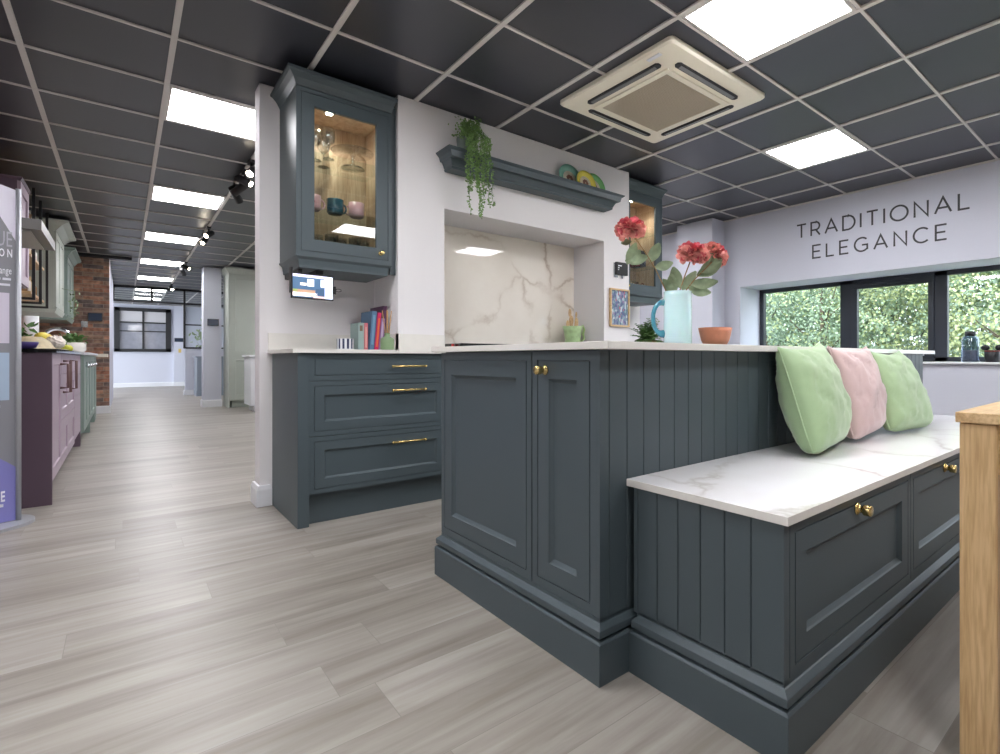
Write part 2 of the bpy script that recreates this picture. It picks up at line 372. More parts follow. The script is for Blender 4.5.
# ------------------------------------------------------------------ windows
def window_frames():
    X0, X1 = 5.86, 5.92; zb, zt = .848, 1.713
    fr = MB(); fr.box(X0, X1, -.9, 3.389, zt-.045, zt).box(X0, X1, -.9, 3.389, zb, zb+.045)
    fr.box(X0, X1, 3.335, 3.389, zb, zt)
    for y0, y1 in ((2.304, 2.429), (1.444, 1.55), (.42, .53), (-.9, -.84)): fr.box(X0, X1, y0, y1, zb, zt)
    w = struct('window_1', fr, M['frame'], bevel=.004)
    s = MB(); sx = 5.845
    for a, b_, c_, d in ((1.55, 2.304, zt-.10, zt-.04), (1.55, 2.304, zb+.04, zb+.085), (2.25, 2.304, zb+.085, zt-.10), (1.55, 1.60, zb+.085, zt-.10)): s.box(sx, 5.9, a, b_, c_, d)
    sash = build('opening_sash', s, M['frame'], w, bevel=.003)
    build('trickle_vent', MB().box(5.825, 5.845, 1.72, 2.10, zt-.075, zt-.045), M['frame'], sash, bevel=.006)
    build('window_handle', MB().box(5.81, 5.845, 1.62, 1.78, zb+.055, zb+.075), M['chrome'], sash, bevel=.004)
    for y0, y1, z0, z1 in ((2.429, 3.335, zb+.045, zt-.045), (1.60, 2.25, zb+.085, zt-.10), (.53, 1.444, zb+.045, zt-.045), (-.84, .42, zb+.045, zt-.045)):
        build('pane', MB().quad((5.89, y0, z0), (5.89, y1, z0), (5.89, y1, z1), (5.89, y0, z1)), M['glass'], w, recalc=False)
window_frames()
# corridor glazed partition and far window
pt = MB(); YP = 15.6
pt.box(1.10, 5.42, YP, YP+.1, 0, 1.11)
struct('wall_partition', pt, M['wall_cool'])
struct('baseboard_partition', MB().rect_stack(1.08, 1.5, YP-.02, YP+.12, [(0, 0), (0, .1), (.01, .12)]), M['white'])
fr = MB()
for x in (-.17, .49, 1.09, 1.55, 2.1): fr.box(x-.02, x+.02, YP, YP+.06, (2.17 if x < 1 else 1.11), H)
fr.box(-.19, 3.2, YP, YP+.06, 2.15, 2.19).box(-.19, 3.2, YP, YP+.06, H-.05, H).box(1.09, 3.2, YP, YP+.06, 1.10, 1.14).box(1.09, 3.2, YP, YP+.06, 1.66, 1.69)
wp = struct('window_2', fr, M['black'])
build('pane', MB().quad((-.16, YP+.03, 2.19), (1.07, YP+.03, 2.19), (1.07, YP+.03, H-.05), (-.16, YP+.03, H-.05)), M['glass'], wp, recalc=False)
build('pane', MB().quad((1.11, YP+.03, 1.14), (3.2, YP+.03, 1.14), (3.2, YP+.03, H-.05), (1.11, YP+.03, H-.05)), M['glass'], wp, recalc=False)
YF = 20.82; fx0, fx1, fz0, fz1 = -.213, 1.12, 1.07, 2.40
fr = MB(); t = .13
fr.box(fx0, fx1, YF, 20.9, fz0, fz0+.09).box(fx0, fx1, YF, 20.9, fz1-.10, fz1).box(fx0, fx0+t, YF, 20.9, fz0, fz1).box(fx1-t, fx1, YF, 20.9, fz0, fz1)
fr.box(.43, .48, YF+.01, 20.9, fz0, fz1).box(fx0, fx1, YF+.01, 20.9, 1.94, 1.98).box(fx0, fx1, YF+.02, 20.9, 1.68, 1.71)
wf = struct('window_3', fr, M['black'])
M['backlit'] = mat('whitewashed_brick_room_beyond', (196, 196, 204), .7, var=.08, vscale=9)
build('pane', MB().quad((fx0+.1, 20.885, fz0), (fx1-.1, 20.885, fz0), (fx1-.1, 20.885, 1.94), (fx0+.1, 20.885, 1.94)), mat('reflecting_window_pane', (150, 152, 162), .04, spec=1, var=.1, vscale=8), wf, recalc=False)
build('pane', MB().quad((fx0+.1, 20.885, 1.95), (fx1-.1, 20.885, 1.95), (fx1-.1, 20.885, fz1), (fx0+.1, 20.885, fz1)), mat('frosted_window_pane', (205, 203, 206), .3), wf, recalc=False)
# corridor pillar
struct('wall_pillar', MB().box(1.075, 1.34, 11.5, 11.8, 0, H), M['wall_cool'])
struct('baseboard_pillar', MB().rect_stack(1.06, 1.35, 11.48, 11.82, [(0, 0), (0, .11), (.01, .13)]), M['white'])
# ------------------------------------------------------------------ ceiling lights
def light_panel(cx, cy, label, group):
    t = thing('ceiling_light', label, 'ceiling light', (cx, cy, H-.006), 0, group)
    build('light_frame', MB().rings([[(cx-a, cy-a, z), (cx+a, cy-a, z), (cx+a, cy+a, z), (cx-a, cy+a, z)] for a, z in ((.2865, H+.004), (.2865, H-.004), (.272, H-.005), (.272, H+.004))], False, False), M['grid'], t)
    build('diffuser', MB().box(cx-.272, cx+.272, cy-.272, cy+.272, H-.003, H+.004), M['lamp'], t, label='glowing white diffuser')
    return t
def cell(i, j): return (XO+.6*(i+.5), YO+.6*(j+.5))
L0 = light_panel(*cell(0, 2), 'square lit ceiling panel nearest along the corridor, partly cut off by the wall end', 'ceiling lights along the corridor')
labs = ['second lit ceiling panel along the corridor from the front', 'third lit ceiling panel along the corridor from the front', 'fourth lit ceiling panel along the corridor from the front', 'fifth lit ceiling panel along the corridor, last before the glazed partition', 'lit ceiling panel just beyond the black glazed partition', 'farthest lit ceiling panel, seen through the glazed partition']
for k, lb in enumerate(labs):
    j = 6+4*k; x, y = cell(0, j); dup(L0, (x, y, H-.006), 0, lb)
def other(i, j, lb):
    x, y = cell(i, j); o = dup(L0, (x, y, H-.006), 0, lb); o['group'] = 'ceiling lights over the kitchen display'; return o
other(3, -3, 'large bright ceiling panel at the top edge above the kitchen island')
other(6, -2, 'bright ceiling panel near the wall lettering, beyond the air conditioner')
other(0, -2, 'ceiling panel overhead in front of the drawers, out of frame')
other(0, -6, 'ceiling panel behind the viewer, out of frame')
other(3, -6, 'ceiling panel behind the viewer beside the oak table, out of frame')
other(6, -5, 'ceiling panel behind the viewer near the windows, out of frame')
other(-3, -4, 'ceiling panel behind the viewer on the left, out of frame')
for i, j in ((3, 2), (6, 2), (4, 7), (4, 12), (4, 17), (4, 22), (-3, -1)):  # unseen panels, added for the light they throw into the room
    other(i, j, 'unseen ceiling panel added to light the room out of view')
# air conditioning cassette
ac = thing('air_conditioner', 'cream square four-way air conditioning cassette in the black ceiling', 'air conditioner', (2.545, 2.15, H-.03))
ax0, ax1, ay0, ay1 = 2.085, 3.005, 1.69, 2.61
def rrect(x0, x1, y0, y1, r, z, n=5):
    out = []
    for cx, cy, a0 in ((x1-r, y1-r, 0), (x0+r, y1-r, PI/2), (x0+r, y0+r, PI), (x1-r, y0+r, 1.5*PI)):
        for k in range(n+1):
            a = a0+PI/2*k/n; out.append((cx+r*math.cos(a), cy+r*math.sin(a), z))
    return out
b = MB(); b.rings([rrect(ax0, ax1, ay0, ay1, .03, H+.004), rrect(ax0, ax1, ay0, ay1, .03, H-.016), rrect(ax0+.012, ax1-.012, ay0+.012, ay1-.012, .025, H-.026), rrect(ax0+.19, ax1-.19, ay0+.19, ay1-.19, .03, H-.044)])
build('casing', b, M['cream'], ac)
cx, cy = (ax0+ax1)/2, (ay0+ay1)/2
for k in range(4):
    Rm = Matrix.Translation((cx, cy, 0)) @ Matrix.Rotation(k*PI/2, 4, 'Z') @ Matrix.Translation((-cx, -cy, 0))
    s = MB(); z = H-.0385
    s.rings([[(cx+.31*math.cos(a)*1.0 if False else cx+sx, cy-.352+sy, zz) for sx, sy in ((-.29, -.01), (-.275, -.022), (.275, -.022), (.29, -.01), (.29, .01), (.275, .022), (-.275, .022), (-.29, .01))] for zz, a in ((z+.015, 0), (z-.003, 0))])
    s.v = [Rm @ v for v in s.v]
    sl = build('air_slot', s, M['black'], ac, label='dark air outlet slot')
    f = MB(); f.add([Rm @ Vector(p) for p in ((cx-.26, cy-.362, z-.006), (cx+.26, cy-.362, z-.006), (cx+.26, cy-.342, z-.010), (cx-.26, cy-.342, z-.010), (cx-.26, cy-.362, z-.003), (cx+.26, cy-.362, z-.003), (cx+.26, cy-.342, z-.008), (cx-.26, cy-.342, z-.008))], [(0, 1, 2, 3), (7, 6, 5, 4), (0, 4, 5, 1), (1, 5, 6, 2), (2, 6, 7, 3), (3, 7, 4, 0)])
    build('louvre', f, mat('grey_louvre_blade', (120, 122, 124), .4), sl)
gr = MB(); gr.panel((cx-.30, cy+.30, H-.05), X_, -Y_, -Z_, .60, .60, [(0, 0), (.035, 0), (.039, -.006)], back=-.03)
gp = build('grille_frame', gr, M['cream'], ac)
gm = MB(); gm.box(cx-.262, cx+.262, cy-.262, cy+.262, H-.0475, H-.045)
for k in range(43):
    xx = cx-.256+k*.012; gm.box(xx, xx+.004, cy-.26, cy+.26, H-.0505, H-.0475)
    gm.box(cx-.26, cx+.26, cy-.256+k*.012, cy-.2535+k*.012, H-.050, H-.0475)
build('grille', gm, M['grille'], gp, label='beige intake grille')
build('maker_label', MB().box(2.115, 2.14, 1.80, 1.89, H-.0335, H-.030), M['white'], ac)
# ------------------------------------------------------------------ cabinet helpers
SHK = [(0, 0), (.026, 0), (.0265, -.004), (.0295, -.004), (.030, 0)]
def shaker_prof(r=.088): return SHK+[(r, 0), (r+.003, -.004), (r+.013, -.012)]
def slab_prof(): return SHK
def knob(parent, base, nrm, r=.014, name='knob'):
    q = Vector(nrm).to_track_quat('Z', 'Y').to_matrix().to_4x4()
    mb = MB(); mb.lathe([(0, 0), (r*1.15, 0), (r*1.15, .003), (r*.85, .006), (r*.62, .010), (r*.62, .015), (r*.95, .018), (r, .020), (r, .035), (r*.92, .037), (0, .037)], base, 20, M4=q, closed=False)
    return build(name, mb, M['brass'], parent, label='brass knob')
def barhandle(parent, x0, x1, y, z):
    mb = MB(); mb.tube([(x0, y-.032, z), (x1, y-.032, z)], .006, 12)
    for x in (x0+.018, x1-.018): mb.tube([(x, y, z), (x, y-.032, z)], .005, 10)
    for x in (x0, x1-.012): mb.tube([(x, y-.032, z), (x+.012, y-.032, z)], .0078, 12)
    return build('bar_handle', mb, M['brass'], parent, label='brass bar handle')
PLP = [(0, 0), (0, .111), (.005, .117), (.016, .117), (.016, .127), (.004, .127), (.004, .146), (.016, .157), (.02, .159), (.02, .17)]
# ------------------------------------------------------------------ island
isl = thing('kitchen_island', 'tall slate blue kitchen island with panelled doors and grooved back', 'kitchen island', (2.3, 1.5, 0))
IX0, IX1, IY0, IY1 = .975, 3.70, 1.04, 1.985
build('carcass', MB().box(IX0+.0205, IX1, IY0+.0125, IY1, .12, .905), M['paint'], isl)
build('plinth', MB().rect_stack(IX0-.02, IX1+.02, IY0-.02, IY1+.02, PLP), M['paint'], isl, bevel=.0012)
b = MB().vgroove((IX0+.0, IY0, .165), X_, Z_, -Y_, IX1-IX0, .74, .0708, first=.036, t=.0125)
build('grooved_panel', b, M['paint'], isl)
# doors on the -X face: U direction -Y, seen from -X
def door_x(parent, y0, y1, z0, z1, x, prof, name='door'):
    mb = MB().panel((x, y0, z0), Y_, Z_, -X_, y1-y0, z1-z0, prof)
    return build(name, mb, M['paint'], parent)
d1 = door_x(isl, 1.358, 1.983, .172, .902, IX0, shaker_prof(.086))
d2 = door_x(isl, IY0+.0127, 1.352, .172, .902, IX0, shaker_prof(.084))
knob(d2, (IX0, 1.285, .845), -X_, .0135)
build('island_worktop', MB().box(.952, 3.735, .984, 2.03, .9055, .927), M['counter'], label='thin cream worktop slab on the slate blue island', cat='worktop', bevel=.002)
# ------------------------------------------------------------------ bench
bn = thing('storage_bench', 'low slate blue storage bench with drawers beside the island', 'bench', (2.4, .8, 0))
BX0, BX1, BY0 = 1.087, 3.70, .57
build('plinth', MB().rect_stack(BX0-.02, BX1+.018, BY0-.02, 1.018, PLP), M['paint'], bn, bevel=.0012)
build('carcass', MB().box(BX0+.012, BX1, BY0+.0195, 1.018, .12, .517), M['paint'], bn)
build('grooved_panel', MB().vgroove((BX0, BY0, .165), Y_, Z_, -X_, 1.018-BY0, .352, .0705, first=.0805), M['paint'], bn)
bx = [1.112, 1.908, 2.700, 3.495]
build('stile', MB().box(BX0+.0121, 1.1115, BY0, BY0+.0225, .165, .517), M['paint'], bn)
build('stile', MB().box(3.494, BX1, BY0, BY0+.0225, .165, .517), M['paint'], bn)
for k in range(3):
    mb = MB().panel((bx[k]+.002, BY0, .168), X_, Z_, -Y_, bx[k+1]-bx[k]-.004, .346, [(0, 0), (.022, 0), (.0225, -.004), (.0255, -.004), (.026, 0), (.078, 0), (.081, -.004), (.091, -.012)])
    dr = build('drawer', mb, M['paint'], bn)
    knob(dr, ((bx[k]+bx[k+1])/2-.03, BY0, .478), -Y_, .0145)
def top_slab():
    b = MB().box(1.078, 3.715, .556, 1.039, .5175, .538); b.m = [0, 0, 1, 1, 1, 1]; return b
build('marble_slab', top_slab(), [M['marble'], M['counter']], label='white veined marble seat slab on the low bench', cat='slab', bevel=.0015)
# ------------------------------------------------------------------ cushions
def cushion(BL, BR, TL, TR, m, label, th=.075, seed=0, sag=.05):
    BL, BR, TL, TR = map(Vector, (BL, BR, TL, TR)); n = 34
    Nn = ((BR-BL).cross(TL-BL)).normalized()
    off = Vector((seed*3.1, seed*1.7, seed))
    def P(u, v, side):
        uu = u*(1-.035*(1-v*v)); vv = v*(1-.035*(1-u*u)); blunt = 1-(.13 if v < 0 else .02)*(abs(u)*abs(v))**5; uu *= blunt; vv *= blunt; vv -= .07*(1-u*u)*max(0, v)**3
        # sharpen the corners into ears
        e = (abs(u)**10)*(abs(v)**10)*.05; uu *= 1+e; vv *= 1+e
        s_, t_ = (uu+1)/2, (vv+1)/2
        p = BL.lerp(BR, s_).lerp(TL.lerp(TR, s_), t_)
        k = (max(0, 1-u*u)**.36)*(max(0, 1-v*v)**.36)
        h = th*k*(1-.10*v)
        q = Vector((u*2.2, v*2.2, side*2))+off
        wr = noise.noise(q*1.0)*.012+noise.noise(Vector((u*7, v*2.5, side*5))+off)*.006
        edge = min(1-abs(u), 1-abs(v))
        wr += math.sin((u*5+v*9)*2+seed)*.0028*math.exp(-edge*3.5)
        cr = abs(noise.noise(Vector((u*3.5+v*1.2, v*6-u*2, 9*side))+off)); wr -= .010*math.exp(-(cr/.05)**2)
        return p+Nn*side*(h+wr*min(1, edge*5))
    mb = MB(); vs = []; fs = []
    for side in (1, -1):
        o = len(vs)
        for j in range(n+1):
            for i in range(n+1):
                u = math.sin((i/n*2-1)*PI/2*.98)/math.sin(PI/2*.98); v = math.sin((j/n*2-1)*PI/2*.98)/math.sin(PI/2*.98)
                vs.append(P(u, v, side))
        for j in range(n):
            for i in range(n):
                a = o+j*(n+1)+i; q = (a, a+1, a+n+2, a+n+1); fs.append(q if side > 0 else q[::-1])
    mb.add(vs, fs, 0, True)
    t = thing('cushion', label, 'cushion', tuple((BL+BR)/2))
    cv = build('cover', mb, m, t, recalc=False)
    loop = []
    K = 40
    for k in range(K): loop.append(P(-1+2*k/K, -1, 0))
    for k in range(K): loop.append(P(1, -1+2*k/K, 0))
    for k in range(K): loop.append(P(1-2*k/K, 1, 0))
    for k in range(K+1): loop.append(P(-1, 1-2*k/K, 0))
    build('piping', MB().tube(loop, .0045, 6), m, t)
    return t
cushion((1.745, .815, .545), (2.17, .89, .55), (1.835, .985, .918), (2.20, 1.0, .940), M['green_cush'], 'front pale green velvet cushion, nearest of the two green ones', th=.098, seed=1)
cushion((2.17, .85, .547), (2.60, .90, .56), (2.24, .975, .925), (2.66, .985, .93), M['pink_cush'], 'dusty pink velvet cushion between the two green ones', th=.082, seed=2)
cushion((2.55, .85, .547), (2.99, .80, .547), (2.66, .965, .91), (3.08, .975, .915), M['green_cush'], 'rear pale green velvet cushion at the far end of the bench', th=.082, seed=3)
# ------------------------------------------------------------------ drawers unit
du = thing('drawer_cabinet', 'slate blue three-drawer base cabinet with brass bar handles', 'base cabinet', (1.1, 3.3, 0))
build('end_panel', MB().box(.673, .693, 3.012, 3.598, 0, .9085), M['paint'], du)
build('front_post', MB().box(.673, .727, 2.99, 3.012, 0, .9085), M['paint'], du, bevel=.001)
build('carcass', MB().box(.693, 1.525, 3.021, 3.194, .15, .9085).box(.693, 1.277, 3.194, 3.598, .15, .9085), M['paint'], du)
build('plinth', MB().box(.727, 1.525, 3.045, 3.06, 0, .15), M['paint'], du)
for z0, z1, pr, hz in ((.762, .905, slab_prof(), .834), (.469, .759, None, .697), (.165, .466, None, .397)):
    pr = pr or (SHK[:1]+[(.024, 0), (.0245, -.004), (.0275, -.004), (.028, 0), (.074, 0), (.077, -.005), (.085, -.012)])
    dr = build('drawer', MB().panel((.729, 3.0, z0), X_, Z_, -Y_, .79, z1-z0, pr), M['paint'], du)
    barhandle(dr, 1.158, 1.363, 3.0, hz)
wt = MB().box(.648, 1.572, 2.975, 3.194, .909, .929).box(.648, 1.279, 3.194, 3.599, .909, .929)
build('back_worktop', wt, M['counter'], label='cream worktop slab on the three-drawer base cabinet', cat='worktop')
up = MB().box(.650, 1.279, 3.585, 3.599, .929, 1.032).box(1.265, 1.279, 3.181, 3.585, .929, 1.032).box(1.265, 1.589, 3.181, 3.194, .929, 1.032)
build('upstand', up, M['counter'], label='low cream upstand along the back of the worktop and chimney breast', cat='upstand')
# range cooker hidden mostly behind the island
rc = thing('range_cooker', 'wide range cooker standing behind the island, only its black hob edge showing', 'cooker', (2.3, 3.2, 0))
build('oven_body', MB().box(1.60, 2.98, 3.0, 3.58, .08, .93), M['black'], rc, bevel=.004)
build('hob_top', MB().box(1.592, 2.985, 2.975, 3.58, .93, .976), M['blackgloss'], rc, bevel=.006)
for k in range(6):
    q = MB().lathe([(0, 0), (.022, 0), (.02, .03), (0, .03)], (1.7+k*.2, 3.0, .87), 16, M4=Matrix.Rotation(PI/2, 4, 'X'), closed=False); build('control_knob', q, M['steel'], rc)
for x in (1.62, 2.32):
    dd = build('oven_door', MB().panel((x, 2.99, .14), X_, Z_, -Y_, .66, .66, [(0, 0), (.05, 0), (.055, -.004)]), M['blackgloss'], rc)
    build('door_handle', MB().tube([(x+.04, 2.96, .76), (x+.62, 2.96, .76)], .01, 10).tube([(x+.06, 2.99, .76), (x+.06, 2.96, .76)], .006).tube([(x+.60, 2.99, .76), (x+.60, 2.96, .76)], .006), M['steel'], dd)
build('foot', MB().box(1.65, 2.9, 3.05, 3.5, 0, .08), M['black'], rc)
build('red_bottle_cap', MB().lathe([(0, .93), (.012, .93), (.012, .955), (.009, .956), (.009, .972), (0, .972)], (1.578, 3.05, 0), 14, closed=False), mat('red_plastic', (176, 48, 42), .4), label='small red cap standing on the worktop left of the hob', cat='cap')
# right base cabinet past the cooker
rb = thing('base_cabinet', 'slate blue base cabinet behind the island under the glazed wall cabinet', 'base cabinet', (3.45, 3.3, 0))
build('carcass', MB().box(3.05, 3.88, 3.02, 3.19, .15, .9085).box(3.352, 3.88, 3.19, 3.598, .15, .9085), M['paint'], rb)
build('plinth', MB().box(3.05, 3.88, 3.06, 3.08, 0, .15), M['paint'], rb)
for k in range(2): build('door', MB().panel((3.05+k*.415, 3.0, .16), X_, Z_, -Y_, .412, .745, shaker_prof(.08)), M['paint'], rb)
build('side_worktop', MB().box(2.995, 3.91, 2.975, 3.193, .909, .929).box(3.35, 3.91, 3.193, 3.599, .909, .929), M['counter'], label='cream worktop to the right of the cooker, behind the island', cat='worktop')
# ------------------------------------------------------------------ wall cabinets
def wall_cabinet(x0, x1, yf, z0, z1, yb, label, cr=.05):
    t = thing('wall_cabinet', label, 'wall cabinet', ((x0+x1)/2, yb, z0))
    b = MB(); th = .018; y1 = yb-.001; yi = yf+.022
    b.box(x0, x0+th, yi, y1, z0, z1).box(x1-th, x1, yi, y1, z0, z1).box(x0+th, x1-th, yi, y1, z0, z0+th).box(x0+th, x1-th, yi, y1, z1-th, z1)
    build('carcass', b, M['paint'], t)
    b = MB(); e = .019
    b.box(x0+th, x1-th, y1-.01, y1, z0+e, z1-e).box(x0+th, x0+e+.004, yi+.02, y1-.01, z0+e, z1-e).box(x1-e-.004, x1-th, yi+.02, y1-.01, z0+e, z1-e).box(x0+e, x1-e, yi+.02, y1-.01, z1-e-.006, z1-th).box(x0+e, x1-e, yi+.02, y1-.01, z0+th, z0+e+.004)
    build('oak_lining', b, M['oak_in'], t, label='oak interior lining')
    o = .094; w, h = x1-x0, z1-z0
    O = Vector((x0, yf, z0)); rs = []
    for ins, d in [(0, -.02), (0, 0), (.022, 0), (.0225, -.004), (.026, -.004), (.0265, 0), (o-.004, 0), (o, -.004), (o, -.02)]:
        rs.append([O+Vector((ins, -d, ins)), O+Vector((w-ins, -d, ins)), O+Vector((w-ins, -d, h-ins)), O+Vector((ins, -d, h-ins))])
    rs.append(rs[0])
    dd = build('door', MB().rings(rs, False, False), M['paint'], t)
    build('glass_pane', MB().box(x0+o, x1-o, yf+.012, yf+.015, z0+o, z1-o), M['glass'], dd)
    zl = z1+.004
    if cr:
        pr = [(0, zl), (-.004, zl+.01), (-cr*.35, zl+.035), (-cr*.75, zl+.058), (-cr, zl+.064), (-cr, zl+.078)]
        rs = [[(x0+a, yf+a, z), (x1-a*.4, yf+a, z), (x1-a*.4, yb-.001, z), (x0+a, yb-.001, z)] for a, z in pr]
        build('cornice', MB().rings(rs), M['paint'], t)
    rs = [[(x0+a, yf+a, z), (x1-a, yf+a, z), (x1-a, yb-.001, z), (x0+a, yb-.001, z)] for a, z in ((-.004, z0), (-.004, z0-.008), (.012, z0-.022), (.018, z0-.055), (.018, z0-.068))]
    build('pelmet', MB().rings(rs), M['paint'], t)
    return t, dd
WC, wd = wall_cabinet(.713, 1.243, 3.20, 1.455, 2.385, 3.6, 'slate blue glazed wall cabinet with lit interior, above the three drawers')
knob(wd, (1.176, 3.20, 1.518), -Y_, .013)
WC2, wd2 = wall_cabinet(3.352, 3.885, 3.27, 1.465, 2.405, 3.6, 'slate blue glazed wall cabinet on the far side of the chimney breast')
knob(wd2, (3.395, 3.27, 1.53), -Y_, .012)
build('filler_strip', MB().box(1.244, 1.279, 3.23, 3.25, 1.40, 2.44), M['paint'], WC)
SH = [1.75, 2.065]
M['shelfglass'] = glassmat('greenish_shelf_glass', (246, 252, 250), k=.06)
for x0, x1, yf, cabo, zz in ((.736, 1.22, 3.245, WC, (1.742, 2.06)), (3.375, 3.862, 3.315, WC2, (1.75, 2.07))):
    for z in zz: build('glass_shelf', MB().box(x0, x1, yf, 3.585, z-.006, z), M['shelfglass'], cabo)
def downlight(cabo, x, y, z, e=30):
    b = MB().lathe([(0, z), (.03, z), (.03, z-.006), (.022, z-.008), (0, z-.008)], (x, y, 0), 20, closed=False)
    q = build('spotlight', b, M['chrome'], cabo)
    build('lamp_lens', MB().lathe([(0, z-.0085), (.02, z-.0085), (.018, z-.011), (0, z-.012)], (x, y, 0), 16, closed=False), mat('warm_lamp_lens', (255, 250, 240), .4, emit=(255, 240, 214), es=e), q, label='lit lens')
def cablamp(x, y, z, e):
    l = bpy.data.lights.new('cabinet_lamp', 'SPOT'); l.energy = e; l.color = (1, .93, .82); l.shadow_soft_size = .015; l.spot_size = 2.6; l.spot_blend = .6
    o = bpy.data.objects.new('cabinet_lamp', l); COL.objects.link(o); o.location = (x, y, z)
cablamp(.93, 3.37, 2.34, 7); cablamp(3.62, 3.43, 2.36, 5)
downlight(WC, .93, 3.37, 2.359, 40); downlight(WC2, 3.62, 3.43, 2.379, 40)
# glassware
def wine_glass(x, y, z, label, s=1.0, group='wine glasses on the top shelf'):
    pr = [(0, 0), (.032, 0), (.03, .003), (.004, .007), (.0035, .075), (.012, .085), (.032, .105), (.038, .13), (.035, .165), (.031, .185), (.0295, .185), (.0335, .165), (.0365, .13), (.03, .107), (.01, .089), (0, .087)]
    return build('wine_glass', MB().lathe([(r*s, h*s) for r, h in pr], (x, y, z), 18, closed=False), M['glassware'], label=label, cat='glass', group=group, recalc=False)
def tumbler(x, y, z, label, group='tumblers on the cabinet floor', s=1):
    pr = [(0, 0), (.024, 0), (.032, .11), (.030, .11), (.0225, .006), (0, .006)]
    return build('tumbler', MB().lathe([(r*s, h*s) for r, h in pr], (x, y, z), 18, closed=False), M['glassware'], label=label, cat='glass', group=group, recalc=False)
for x, y, lb in ((.80, 3.33, 'wine glass at the left front of the top glass shelf'), (.862, 3.40, 'wine glass behind the front left one on the top shelf'), (.915, 3.33, 'wine glass next to the glass cake stand'), (.80, 3.50, 'wine glass at the back left corner of the top shelf'), (.93, 3.49, 'wine glass at the back middle of the top shelf')):
    wine_glass(x, y, 2.0605, lb)
def cake_stand(x, y, z, r, label):
    pr = [(0, 0), (r*.55, 0), (r*.5, .008), (.012, .02), (.009, .07), (.02, .09), (r*.93, .093), (r, .105), (r*.98, .107), (r*.9, .098), (0, .097)]
    mb = MB().lathe(pr, (x, y, z), 36, closed=False)
    return build('cake_stand', mb, M['glassware'], label=label, cat='cake stand', recalc=False)
cake_stand(1.075, 3.40, 2.0605, .125, 'clear glass cake stand on the top shelf of the lit cabinet')
def mug(x, y, z, m, label, a=0, r=.043, h=.088):
    t = thing('mug', label, 'mug', (x, y, z), 0, 'mugs on the middle shelf')
    build('cup', MB().lathe([(0, z), (r*.8, z), (r*.97, z+.012), (r, z+h), (r-.004, z+h), (r-.005, z+.012), (0, z+.008)], (x, y, 0), 24, closed=False), m, t)
    ps = []
    for k in range(9):
        q = -PI/2+PI*k/8; d = r-.004+.026*math.cos(q); ps.append((x+d*math.cos(a), y+d*math.sin(a), z+h*.5+.028*math.sin(q)))
    build('handle', MB().tube(ps, .005, 8), m, t); return t
pinkmug = mat('pink_glazed_mug', (206, 158, 160), .3)
m1 = mug(.83, 3.33, 1.7425, pinkmug, 'pale pink mug with a red heart at the left of the middle shelf', a=.1)
hb = MB(); ht = []
for k in range(24):
    a = 2*PI*k/24; hx = .016*math.sin(a)**3*1.0; hz = .0125*math.cos(a)-.005*math.cos(2*a)-.002*math.cos(3*a); ang = -PI/2-.35+hx/.043
    ht.append((.83+.0437*math.cos(ang), 3.33+.0437*math.sin(ang), 1.782+hz))
hb.add(ht, [tuple(range(24))]); build('heart', hb, mat('red_heart_print', (168, 40, 48), .4), m1, label='red heart motif', recalc=False)
mug(.955, 3.34, 1.7425, mat('teal_glazed_mug', (44, 84, 96), .25), 'dark teal mug in the middle of the cabinet shelf', a=.2, r=.047)
mug(1.075, 3.33, 1.7425, pinkmug, 'plain pale pink mug at the right of the middle shelf', a=PI*.8, r=.044)
for k in range(6):
    tumbler(.80+k*.068, 3.34+(k % 2)*.07, 1.4785, ['leftmost', 'second from left', 'third from left', 'third from right', 'second from right', 'rightmost'][k]+' of the six clear tumblers standing on the lit cabinet floor', s=1.25)
# far wall cabinet contents
wine_glass(3.50, 3.40, 2.0705, 'wine glass in the far wall cabinet, upper shelf', group='glasses in the far cabinet')
cake_stand(3.66, 3.42, 2.0705, .09, 'small clear glass stand in the far wall cabinet')
for k, (c, lb) in enumerate((((176, 60, 84), 'crimson box file in the far wall cabinet'), ((60, 62, 70), 'black box file in the far wall cabinet'))):
    build('storage_box', MB().box(3.60+k*.085, 3.67+k*.085, 3.36, 3.48, 1.7505, 1.90), mat('box_card_%d' % k, c, .6), label=lb, cat='box', bevel=.004)
for k in range(3): tumbler(3.48+k*.075, 3.38, 1.4885, 'clear tumbler at the bottom of the far wall cabinet', group='glasses in the far cabinet')
for k in range(2):
    ps = [(3.70+k*.07+.03*math.cos(a), 3.42, 1.55+.055*math.sin(a)) for a in [PI*.25+PI*1.5*q/14 for q in range(15)]]
    build('copper_hoop', MB().tube(ps, .006, 8).box(3.69+k*.07, 3.71+k*.07, 3.40, 3.44, 1.4885, 1.505), mat('copper_%d' % k, (150, 96, 66), .4, metal=.6), label=('left' if k == 0 else 'right')+' curved copper ornament at the bottom of the far cabinet', cat='ornament')
# ------------------------------------------------------------------ mantel shelf
ms = MB()
prof = [(0.0, 2.105, 1.0), (.0, 2.105, 1), ]
def mrow(dy, dx, z): return [(1.591-dx, 3.194, z), (1.591-dx, 3.194-dy, z), (3.043+dx, 3.194-dy, z), (3.043+dx, 3.194, z)]
rows = [mrow(.098, -.005, 2.108), mrow(.102, 0, 2.112), mrow(.104, .002, 2.122), mrow(.096, -.004, 2.1225), mrow(.096, -.004, 2.1255), mrow(.104, .002, 2.126), mrow(.112, .008, 2.142), mrow(.125, .018, 2.162), mrow(.144, .032, 2.183), mrow(.166, .047, 2.200), mrow(.186, .060, 2.212), mrow(.188, .062, 2.218), [(1.545, 3.194, 2.218), (1.545, 3.022, 2.218), (3.089, 3.022, 2.218), (3.089, 3.194, 2.218)], [(1.56, 3.194, 2.165), (1.56, 3.03, 2.165), (3.074, 3.03, 2.165), (3.074, 3.194, 2.165)]]
